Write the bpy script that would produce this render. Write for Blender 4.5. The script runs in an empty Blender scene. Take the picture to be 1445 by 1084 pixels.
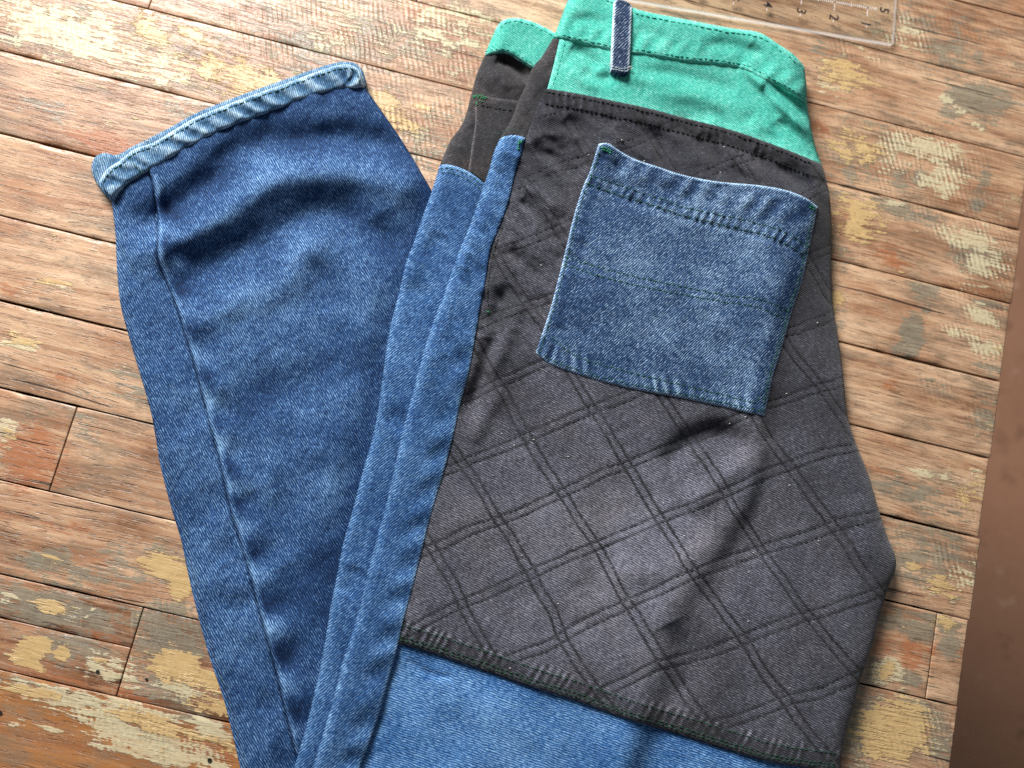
import bpy, math, random
import numpy as np
from mathutils import Matrix, Vector

# ------------------------------------------------------------------ camera, light, exposure
S = bpy.context.scene
COL = S.collection
IW, IH, FPX = 1445.0, 1084.0, 1043.0          # photograph frame and focal length in its pixels
TILT, SIDE, TH, CH = 0.1477369, -0.0609621, 0.2329829, 0.4929339   # camera tilts, plank angle, height over the table

cam_d = bpy.data.cameras.new('camera')
cam = bpy.data.objects.new('camera', cam_d); COL.objects.link(cam)
cam_d.sensor_width = 36.0
cam_d.lens = 36.0 * FPX / IW
cam_d.clip_start = 0.02; cam_d.clip_end = 20.0
ROT = Matrix.Rotation(SIDE, 3, 'Y') @ Matrix.Rotation(TILT, 3, 'X')
cam.matrix_world = Matrix.Translation((0, 0, CH)) @ ROT.to_4x4()
cam_d.dof.use_dof = True
cam_d.dof.focus_distance = CH * .965
cam_d.dof.aperture_fstop = 3.8
S.camera = cam

world = bpy.data.worlds.new('World'); S.world = world; world.use_nodes = True
bg = world.node_tree.nodes['Background']
bg.inputs[0].default_value = (0.92, 0.96, 1.0, 1); bg.inputs[1].default_value = 0.16

def area(name, loc, target, sx, sy, power, col):
    d = bpy.data.lights.new(name, 'AREA'); d.shape = 'RECTANGLE'; d.size = sx; d.size_y = sy
    d.energy = power; d.color = col
    o = bpy.data.objects.new(name, d); COL.objects.link(o); o.location = loc
    o.rotation_euler = (Vector(target) - Vector(loc)).to_track_quat('-Z', 'Y').to_euler()
    return o
# a tall window beyond the top of the picture, slightly to the left
area('window_light', (-0.66, 1.60, 1.08), (0.0, 0.0, 0.0), 0.80, 0.66, 100.0, (1.0, 0.985, 0.955))

S.view_settings.view_transform = 'Standard'
S.view_settings.look = 'None'
S.view_settings.exposure = 0.0
S.view_settings.gamma = 1.0
S.view_settings.use_curve_mapping = False
S.render.engine = 'CYCLES'
S.cycles.max_bounces = 6
S.cycles.use_denoising = False

RNG = np.random.RandomState(7)
random.seed(7)

# ------------------------------------------------------------------ measuring helpers
RM = np.array(ROT)
def slope(p):
    """direction of sight through photo pixels, per metre of depth"""
    p = np.asarray(p, float)
    d = np.stack([(p[:, 0] - IW / 2) / FPX, -(p[:, 1] - IH / 2) / FPX, -np.ones(len(p))], 1) @ RM.T
    return d[:, :2] / (-d[:, 2:3])
def to_world(p, z):
    z = np.broadcast_to(np.asarray(z, float), (len(p),))
    xy = slope(p) * (CH - z)[:, None]
    return np.column_stack([xy, z])

def smooth(x, a, b):
    t = np.clip((x - a) / (b - a), 0, 1)
    return t * t * (3 - 2 * t)

def spline(pts, step=3.0):
    """Catmull-Rom through the points, evenly resampled"""
    P = np.asarray(pts, float)
    if len(P) > 2:
        out = []
        Q = np.vstack([2 * P[0] - P[1], P, 2 * P[-1] - P[-2]])
        for i in range(1, len(Q) - 2):
            p0, p1, p2, p3 = Q[i - 1], Q[i], Q[i + 1], Q[i + 2]
            d0 = max(np.linalg.norm(p1 - p0), 1e-6) ** .5; d1 = max(np.linalg.norm(p2 - p1), 1e-6) ** .5
            d2 = max(np.linalg.norm(p3 - p2), 1e-6) ** .5
            m1 = d1 * ((p1 - p0) / d0 - (p2 - p0) / (d0 + d1) + (p2 - p1) / d1) if i > 1 else (p2 - p1)
            m2 = d1 * ((p2 - p1) / d1 - (p3 - p1) / (d1 + d2) + (p3 - p2) / d2) if i < len(Q) - 3 else (p2 - p1)
            t = np.linspace(0, 1, 12, endpoint=False)[:, None]
            out.append((2 * t**3 - 3 * t**2 + 1) * p1 + (t**3 - 2 * t**2 + t) * m1 + (-2 * t**3 + 3 * t**2) * p2 + (t**3 - t**2) * m2)
        P = np.vstack(out + [P[-1:]])
    s = np.r_[0, np.cumsum(np.linalg.norm(np.diff(P, axis=0), axis=1))]
    n = max(2, int(round(s[-1] / step)) + 1)
    t = np.linspace(0, s[-1], n)
    return np.column_stack([np.interp(t, s, P[:, 0]), np.interp(t, s, P[:, 1])])

def polydist(X, line):
    """distance, signed side (+ right of travel on the picture) and arc length along an open polyline"""
    if len(line) > 60: line = np.vstack([line[:-1:2], line[-1:]])
    A = line[:-1]; D = line[1:] - A
    L = np.linalg.norm(D, axis=1); s0 = np.r_[0, np.cumsum(L)][:-1]
    best = np.full(len(X), 1e9); sg = np.zeros(len(X)); arc = np.zeros(len(X))
    for i in range(len(A)):
        d = X - A[i]
        t = np.clip((d @ D[i]) / (L[i]**2 + 1e-9), 0, 1)
        e = d - t[:, None] * D[i]
        q = np.hypot(e[:, 0], e[:, 1])
        m = q < best
        best[m] = q[m]; arc[m] = s0[i] + t[m] * L[i]
        sg[m] = (D[i, 0] * d[m, 1] - D[i, 1] * d[m, 0])
    return best, np.sign(sg), arc, L.sum()

def inside(X, poly):
    r = np.zeros(len(X), bool)
    x, y = X[:, 0], X[:, 1]
    q = np.roll(poly, -1, 0)
    for (x0, y0), (x1, y1) in zip(poly, q):
        if y0 == y1: continue
        c = (y0 > y) != (y1 > y)
        r ^= c & (x < (x1 - x0) * (y - y0) / (y1 - y0) + x0)
    return r

_tab = RNG.rand(256, 256)
def vnoise(X, scale, seed=0):
    """smooth value noise in -1..1; scale = size of a lump in photo pixels"""
    u = X[:, 0] / scale + 17.3 * seed; v = X[:, 1] / scale + 9.1 * seed + 40
    i = np.floor(u).astype(int); j = np.floor(v).astype(int); a = u - i; b = v - j
    a = a*a*a*(a*(a*6-15)+10); b = b*b*b*(b*(b*6-15)+10)
    g = lambda m, n: _tab[m % 256, n % 256]
    return 2 * ((g(i, j)*(1-a) + g(i+1, j)*a)*(1-b) + (g(i, j+1)*(1-a) + g(i+1, j+1)*a)*b) - 1
def fbm(X, scale, seed=0, oct=3):
    return sum(vnoise(X, scale / 2**k, seed + 3*k) * .5**k for k in range(oct))
def rotp(X, deg, sx=1, sy=1):
    c, s = math.cos(math.radians(deg)), math.sin(math.radians(deg))
    return np.column_stack([(X[:, 0]*c + X[:, 1]*s) / sx, (-X[:, 0]*s + X[:, 1]*c) / sy])

RELIEF = 1.5
def crease(X, pts, w, amp, end=0.25):
    """a soft ridge (amp>0) or valley along a line, fading out at its ends"""
    P = np.asarray(pts, float)
    lo, hi = P.min(0) - 3*w, P.max(0) + 3*w
    m = np.all((X >= lo) & (X <= hi), 1)
    h = np.zeros(len(X))
    if m.any():
        d, sg, s, L = polydist(X[m], spline(P, 8))
        h[m] = RELIEF * amp * np.exp(-(d / w)**2) * np.clip(np.minimum(s, L - s) / (end * L + 1e-6), 0, 1)**.5
    return h
def pucker(X, line, t0, t1, wave, amp, slant=0.5, seed=0, irr=0.7):
    """little gathers that run across a seam between offsets t0 and t1 right of it"""
    d, sg, s, L = polydist(X, line)
    t = d * sg
    m = smooth(t, t0 - 3, t0 + 2) * (1 - smooth(t, t1 - (t1 - t0) * .5, t1 + 3))
    q = s + slant * t
    ph = 2 * math.pi * q / wave + 2.5 * vnoise(np.column_stack([q, t * .15]), wave * 2.2, seed)
    a = 1 + irr * vnoise(np.column_stack([q, 0 * q]), wave * 1.7, seed + 5)
    return amp * np.sin(ph) * a * m

# ------------------------------------------------------------------ mesh helpers
def link(name, verts, faces, mat, parent=None, smooth_shade=True, uv=None, attrs=None, mats=None, fmat=None):
    me = bpy.data.meshes.new(name)
    me.from_pydata([tuple(v) for v in verts], [], [tuple(int(k) for k in f) for f in faces])
    me.update()
    if smooth_shade: me.polygons.foreach_set('use_smooth', [True] * len(me.polygons))
    if mats:
        for m in mats: me.materials.append(m)
        if fmat is not None: me.polygons.foreach_set('material_index', fmat)
    elif mat: me.materials.append(mat)
    if uv is not None:
        li = np.zeros(len(me.loops), int); me.loops.foreach_get('vertex_index', li)
        l = me.uv_layers.new(name='UVMap'); l.data.foreach_set('uv', np.asarray(uv)[li].astype(np.float32).ravel())
    for k, a in (attrs or {}).items():
        a = np.asarray(a, np.float32)
        if a.ndim == 1:
            t = me.attributes.new(k, 'FLOAT', 'POINT'); t.data.foreach_set('value', a)
        else:
            t = me.attributes.new(k, 'FLOAT_COLOR', 'POINT'); t.data.foreach_set('color', a.ravel())
    o = bpy.data.objects.new(name, me); COL.objects.link(o)
    if parent: o.parent = parent
    return o
def empty(name, loc=(0, 0, 0), rz=0):
    o = bpy.data.objects.new(name, None); COL.objects.link(o); o.location = loc; o.rotation_euler = (0, 0, rz)
    o.empty_display_size = .02
    return o
def tag(o, label=None, cat=None, group=None, kind=None):
    for k, v in (('label', label), ('category', cat), ('group', group), ('kind', kind)):
        if v: o[k] = v
    return o

# ------------------------------------------------------------------ node helpers
class NT:
    def __init__(s, name):
        s.m = bpy.data.materials.new(name); s.m.use_nodes = True
        s.t = s.m.node_tree; s.b = s.t.nodes['Principled BSDF']; s.out = s.t.nodes['Material Output']
    def n(s, ty, **kw):
        o = s.t.nodes.new('ShaderNode' + ty)
        for k, v in kw.items(): setattr(o, k, v)
        return o
    def put(s, sock, v):
        if isinstance(v, bpy.types.NodeSocket): s.t.links.new(v, sock)
        elif v is not None:
            if isinstance(v, tuple) and len(v) == 3 and sock.type == 'RGBA': v = v + (1,)
            sock.default_value = v
    def math(s, op, a, b=None, c=None, clamp=False):
        o = s.n('Math', operation=op, use_clamp=clamp)
        for i, v in enumerate((a, b, c)):
            if v is not None: s.put(o.inputs[i], v)
        return o.outputs[0]
    def add(s, a, b): return s.math('ADD', a, b)
    def mul(s, a, b): return s.math('MULTIPLY', a, b)
    def step(s, x, a, b, lo=0., hi=1.):
        o = s.n('MapRange', interpolation_type='SMOOTHSTEP')
        for i, v in enumerate((x, a, b, lo, hi)): s.put(o.inputs[i], v)
        return o.outputs[0]
    def mix(s, f, a, b, mode='MIX'):
        o = s.n('Mix', data_type='RGBA', blend_type=mode)
        s.put(o.inputs[0], f); s.put(o.inputs[6], a); s.put(o.inputs[7], b)
        return o.outputs[2]
    def dot(s, v, k):
        o = s.n('VectorMath', operation='DOT_PRODUCT'); s.put(o.inputs[0], v); o.inputs[1].default_value = k
        return o.outputs['Value']
    def comb(s, x, y, z=0.0):
        o = s.n('CombineXYZ')
        for i, v in enumerate((x, y, z)): s.put(o.inputs[i], v)
        return o.outputs[0]
    def noise(s, vec, scale, detail=2., rough=.5, dist=0.):
        o = s.n('TexNoise'); s.put(o.inputs['Vector'], vec); s.put(o.inputs['Scale'], scale)
        o.inputs['Detail'].default_value = detail; o.inputs['Roughness'].default_value = rough; o.inputs['Distortion'].default_value = dist
        return o.outputs['Fac']
    def attr(s, name, out='Fac'):
        o = s.n('Attribute', attribute_name=name); return o.outputs[out]
    def bump(s, h, strength, dist, normal=None):
        o = s.n('Bump'); s.put(o.inputs['Height'], h); o.inputs['Strength'].default_value = strength; o.inputs['Distance'].default_value = dist
        if normal: s.put(o.inputs['Normal'], normal)
        return o.outputs[0]

def denim(name, dark, mid, light, phi, period=.00135, contrast=.5, plaid=None, wash=.35, sheen=.0, bumpk=.55, warm=None):
    """woven twill: diagonal ribs, broken slubby yarn, wear taken from the 'fade' attribute"""
    k = NT(name)
    uv = k.n('UVMap', uv_map='UVMap').outputs[0]
    a = math.radians(phi)
    wob = k.noise(uv, 140., 2.)
    c = k.dot(uv, (-math.sin(a) / period, math.cos(a) / period, 0))
    al = k.dot(uv, (math.cos(a) / period, math.sin(a) / period, 0))
    c = k.add(c, k.mul(k.math('SUBTRACT', wob, .5), 1.6))
    rib = k.math('MULTIPLY_ADD', k.math('SINE', k.mul(c, 2 * math.pi)), .5, .5)
    slub = k.noise(k.comb(k.mul(c, 1.25), k.mul(al, .45)), 1., 2., .6)
    grain = k.noise(uv, 1500., 1.)
    big = k.noise(uv, 28., 3., .55)
    mott = k.noise(uv, 160., 2., .6)
    t = k.math('MULTIPLY_ADD', rib, contrast * .80, .10)
    t = k.add(t, k.mul(k.math('SUBTRACT', slub, .5), contrast * 1.75))
    t = k.add(t, k.mul(k.math('SUBTRACT', grain, .5), contrast * 1.2))
    t = k.add(t, k.mul(k.math('SUBTRACT', big, .5), wash))
    t = k.add(t, k.mul(k.math('SUBTRACT', mott, .5), wash * .6))
    fade = k.attr('fade')
    t = k.add(t, fade)
    r = k.n('ValToRGB'); k.put(r.inputs[0], t)
    e = r.color_ramp.elements
    e[0].position = 0.02; e[0].color = dark + (1,)
    e[1].position = 1.0; e[1].color = light + (1,)
    m = e.new(.46); m.color = mid + (1,)
    col = r.outputs[0]
    h = k.add(k.mul(rib, .6), k.mul(slub, .8))
    if warm:      # warmer tint blended in by noise patches
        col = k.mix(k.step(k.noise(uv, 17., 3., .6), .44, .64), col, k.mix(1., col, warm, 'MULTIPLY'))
    if plaid:
        sps, gap, hw = plaid
        pl = k.attr('plaid', 'Vector')
        sx = k.n('SeparateXYZ'); k.put(sx.inputs[0], pl)
        nz = k.mul(k.math('SUBTRACT', k.noise(uv, 420., 2.), .5), .0014)
        tot = None
        for ax in (0, 1):
            v = k.add(sx.outputs[ax], nz); sp = sps[ax]
            for sh in (-gap / 2, gap / 2):
                q = k.math('PINGPONG', k.add(v, sh + sp * 20), sp / 2)
                l = k.mul(k.step(q, hw * 1.5, hw * .25), 1. if ax == 0 else .70)
                tot = l if tot is None else k.math('MAXIMUM', tot, l)
        brk = k.mul(k.step(k.noise(uv, 330., 3., .65), .30, .55, .35, 1.), k.step(k.noise(uv, 30., 2.), .3, .6, .65, 1.))
        tot = k.mul(tot, k.mul(brk, k.attr('plaidm')))
        col = k.mix(k.mul(tot, .88), col, (.0055, .0052, .0068))
        h = k.math('MULTIPLY_ADD', tot, -1.6, h)
    k.put(k.b.inputs['Base Color'], col)
    k.b.inputs['Roughness'].default_value = .88
    k.b.inputs['Specular IOR Level'].default_value = .18
    k.b.inputs['Sheen Weight'].default_value = sheen
    k.b.inputs['Sheen Roughness'].default_value = .6
    fz = k.noise(uv, 600., 2.)
    k.put(k.b.inputs['Normal'], k.bump(k.add(h, k.mul(fz, .7)), bumpk, .00035))
    return k.m

BLUE_D, BLUE_M, BLUE_L = (.008, .021, .064), (.034, .094, .215), (.34, .50, .66)
MAT = {}
MAT['leg'] = denim('denim_leg', (.005, .014, .044), (.019, .066, .190), (.27, .47, .72), -58, contrast=.60, wash=.55)
MAT['strip'] = denim('denim_strip', (.006, .018, .058), (.024, .086, .232), (.30, .51, .74), 39, contrast=.60, wash=.55)
MAT['legpanel'] = denim('denim_leg_panel', (.008, .028, .085), (.033, .128, .345), (.36, .61, .88), -20, contrast=.60, wash=.5)
MAT['pocket'] = denim('denim_pocket', (.006, .015, .043), (.023, .066, .165), (.40, .56, .72), 42, contrast=.74, wash=.55)
MAT['cuff'] = denim('denim_cuff', (.012, .036, .085), (.055, .145, .265), (.52, .65, .72), -72, contrast=.50)
MAT['loop'] = denim('denim_loop', (.005, .010, .026), (.026, .055, .125), (.50, .58, .64), 45, contrast=.66, period=.0017)
PLAID = ((.0468, .0420), .0056, .00110)
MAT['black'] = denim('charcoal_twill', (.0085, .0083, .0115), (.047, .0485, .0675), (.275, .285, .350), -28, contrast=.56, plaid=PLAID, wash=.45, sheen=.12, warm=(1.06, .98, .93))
MAT['black_plain'] = denim('charcoal_twill_plain', (.006, .0058, .0075), (.024, .0225, .0265), (.17, .160, .172), 30, contrast=.50, wash=.4, sheen=.12, warm=(1.15, .98, .88))
MAT['teal'] = denim('teal_twill', (.018, .215, .172), (.066, .44, .352), (.44, .88, .77), -33, contrast=.58, wash=.30)
MAT['edge'] = denim('worn_edge', (.10, .15, .20), (.27, .33, .37), (.55, .58, .58), 45, contrast=.6)

def plain(name, col, rough=.6, bump=0, spec=.3):
    k = NT(name)
    tc = k.n('TexCoord').outputs['Object']
    v = k.noise(tc, 900., 2.)
    k.put(k.b.inputs['Base Color'], k.mix(v, tuple(c * .72 for c in col), tuple(min(1, c * 1.25) for c in col)))
    k.b.inputs['Roughness'].default_value = rough
    k.b.inputs['Specular IOR Level'].default_value = spec
    if bump: k.put(k.b.inputs['Normal'], k.bump(v, .5, bump))
    return k.m
MAT['thread_green'] = plain('green_thread', (.010, .060, .032), .7)
MAT['thread_bright'] = plain('bright_green_thread', (.016, .22, .075), .7)
MAT['thread_teal'] = plain('teal_thread', (.030, .38, .29), .7)
MAT['thread_black'] = plain('black_thread', (.008, .016, .012), .7)
MAT['thread_pocket'] = plain('pocket_thread', (.006, .060, .034), .7)
MAT['quilt_thread'] = plain('dark_quilting_thread', (.009, .009, .011), .8)
MAT['lint'] = plain('lint', (.62, .60, .55), .9)

# ------------------------------------------------------------------ wood
def wood_material():
    k = NT('reclaimed_wood')
    tc = k.n('TexCoord').outputs['Object']
    rnd = k.n('ObjectInfo').outputs['Random']
    sp = k.n('SeparateXYZ'); k.put(sp.inputs[0], tc)
    u, v = sp.outputs[0], sp.outputs[1]
    ro = k.mul(rnd, 37.)
    warp = k.mul(k.math('SUBTRACT', k.noise(k.comb(k.mul(u, 5.), k.mul(v, 22.), ro), 1., 2.), .5), .022)
    vw = k.add(v, warp)
    g1 = k.noise(k.comb(k.mul(u, 7.), k.mul(vw, 150.), ro), 1., 5., .6)
    g2 = k.noise(k.comb(k.mul(u, 22.), k.mul(vw, 620.), ro), 1., 3., .6)
    pores = k.noise(k.comb(k.mul(u, 75.), k.mul(vw, 1500.), ro), 1., 2., .5)
    crk = k.noise(k.comb(k.mul(u, 9.), k.mul(vw, 340.), k.add(ro, 5.)), 1., 2., .5)
    blot = k.noise(k.comb(k.mul(u, 16.), k.mul(v, 30.), ro), 1., 4., .6)
    spk = k.noise(tc, 420., 3., .65)
    n1 = k.noise(tc, 95., 6., .68)
    n2 = k.noise(k.comb(k.mul(u, 60.), k.mul(v, 520.), ro), 1., 3., .6)
    tone, orange = k.attr('tone'), k.attr('orange')
    # bare wood
    gm = k.math('MULTIPLY_ADD', g1, .75, k.mul(g2, .55))
    gm = k.add(gm, k.mul(k.math('SUBTRACT', blot, .5), .75))
    gm = k.add(gm, k.math('SUBTRACT', tone, .62))
    r = k.n('ValToRGB'); k.put(r.inputs[0], gm); e = r.color_ramp.elements
    e[0].position = .22; e[0].color = (.085, .034, .015, 1)
    e[1].position = .88; e[1].color = (.60, .405, .260, 1)
    for p, c in ((.38, (.20, .088, .041, 1)), (.55, (.345, .188, .108, 1)), (.70, (.480, .298, .182, 1))):
        x = e.new(p); x.color = c
    col = r.outputs[0]
    red = k.mix(g1, (.17, .052, .012), (.50, .215, .060))
    col = k.mix(k.mul(k.step(k.add(orange, k.mul(k.math('SUBTRACT', n2, .5), .5)), .25, .75), .9), col, red)
    wth = k.noise(k.comb(k.mul(u, 24.), k.mul(v, 75.), k.add(ro, 3.)), 1., 5., .7)
    col = k.mix(k.step(wth, .47, .66, 0., .70), col, k.mix(g2, (.095, .066, .044), (.29, .205, .135)))
    col = k.mix(k.step(wth, .44, .34, 0., .45), col, (.56, .37, .215))
    rb = k.noise(k.comb(k.mul(u, 11.), k.mul(v, 34.), k.add(ro, 21.)), 1., 5., .65)
    col = k.mix(k.step(rb, .52, .66, 0., .55), col, k.mix(g1, (.20, .070, .030), (.46, .215, .105)))
    mk = k.n('Attribute', attribute_name='paint')
    sc = k.n('SeparateColor'); k.put(sc.inputs[0], mk.outputs['Color'])
    aO, aC, aG, aR = sc.outputs[0], sc.outputs[1], sc.outputs[2], mk.outputs['Alpha']
    cb = k.attr('comb')
    cw = k.noise(k.comb(k.mul(u, 30.), k.mul(v, 30.), ro), 1., 2.)
    comb = k.math('SINE', k.add(k.mul(k.add(u, k.mul(v, .42)), 2 * math.pi / .0039), k.mul(cw, 11.)))
    combm = k.mul(comb, k.mul(cb, k.step(k.noise(tc, 60., 3., .6), .38, .62)))
    en = k.add(k.mul(k.math('SUBTRACT', n1, .5), 1.9), k.mul(k.math('SUBTRACT', n2, .5), 1.9))
    en = k.add(en, k.mul(k.math('SUBTRACT', k.noise(tc, 34., 3., .6), .5), 1.1))
    def mask(a, lo, hi, ck=.30, nk=1.): 
        return k.step(k.add(k.add(a, k.mul(en, nk)), k.mul(combm, ck)), lo, hi)
    mR = mask(aR, .35, .75, 0.)
    col = k.mix(k.mul(mR, .85), col, k.mix(g1, (.20, .055, .022), (.50, .20, .085)))
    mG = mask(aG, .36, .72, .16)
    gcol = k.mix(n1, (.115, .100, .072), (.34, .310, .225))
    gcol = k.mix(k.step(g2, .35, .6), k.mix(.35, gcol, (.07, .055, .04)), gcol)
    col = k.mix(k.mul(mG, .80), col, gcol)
    mC = mask(k.mul(aC, 1.02), .48, .74, .20)
    ccol = k.mix(spk, (.40, .32, .17), (.70, .63, .43))
    col = k.mix(k.mul(mC, k.step(n2, .2, .6, .45, .88)), col, ccol)
    mO = mask(k.mul(aO, 1.06), .50, .62, .10, .95)
    ocol = k.mix(n1, (.40, .245, .095), (.62, .445, .215))
    col = k.mix(k.mul(mO, .95), col, ocol)
    paint = k.math('MAXIMUM', mO, mC)
    bare = k.math('SUBTRACT', 1., k.mul(paint, .72))
    # open pores, hairline checks, specks of dirt
    pd = k.mul(k.step(pores, .56, .70), k.mul(bare, .55))
    col = k.mix(pd, col, (.045, .024, .014))
    cd = k.mul(k.step(crk, .695, .725), k.mul(bare, .85))
    col = k.mix(cd, col, (.022, .012, .008))
    sd = k.mul(k.step(k.noise(tc, 260., 4., .7), .64, .72), .45)
    col = k.mix(sd, col, (.055, .036, .024))
    # fine pale saw scratches
    ls = k.noise(k.comb(k.mul(k.add(u, k.mul(v, .25)), 520.), k.mul(v, 30.), ro), 1., 2.)
    lm = k.step(k.noise(k.comb(k.mul(u, 14.), k.mul(v, 40.), k.add(ro, 9.)), 1., 2.), .5, .66)
    lsm = k.mul(k.step(ls, .60, .70), k.mul(lm, .14))
    col = k.mix(lsm, col, (.58, .45, .30))
    k.put(k.b.inputs['Base Color'], col)
    k.put(k.b.inputs['Roughness'], k.math('MULTIPLY_ADD', n1, .22, .30))
    k.b.inputs['Specular IOR Level'].default_value = .5
    h = k.add(k.mul(g1, .35), k.mul(g2, .35))
    h = k.math('MULTIPLY_ADD', pd, -.7, h)
    h = k.math('MULTIPLY_ADD', cd, -2.2, h)
    h = k.math('MULTIPLY_ADD', mO, 1.0, h)
    h = k.math('MULTIPLY_ADD', mC, .55, h)
    h = k.math('MULTIPLY_ADD', mG, .25, h)
    h = k.math('MULTIPLY_ADD', combm, .38, h)
    h = k.math('MULTIPLY_ADD', lsm, .5, h)
    h = k.math('MULTIPLY_ADD', spk, .35, h)
    k.put(k.b.inputs['Normal'], k.bump(h, .75, .0006))
    return k.m
MAT['wood'] = wood_material()
MAT['wood_under'] = plain('dark_pine_frame', (.11, .055, .03), .7, .0005)

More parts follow.
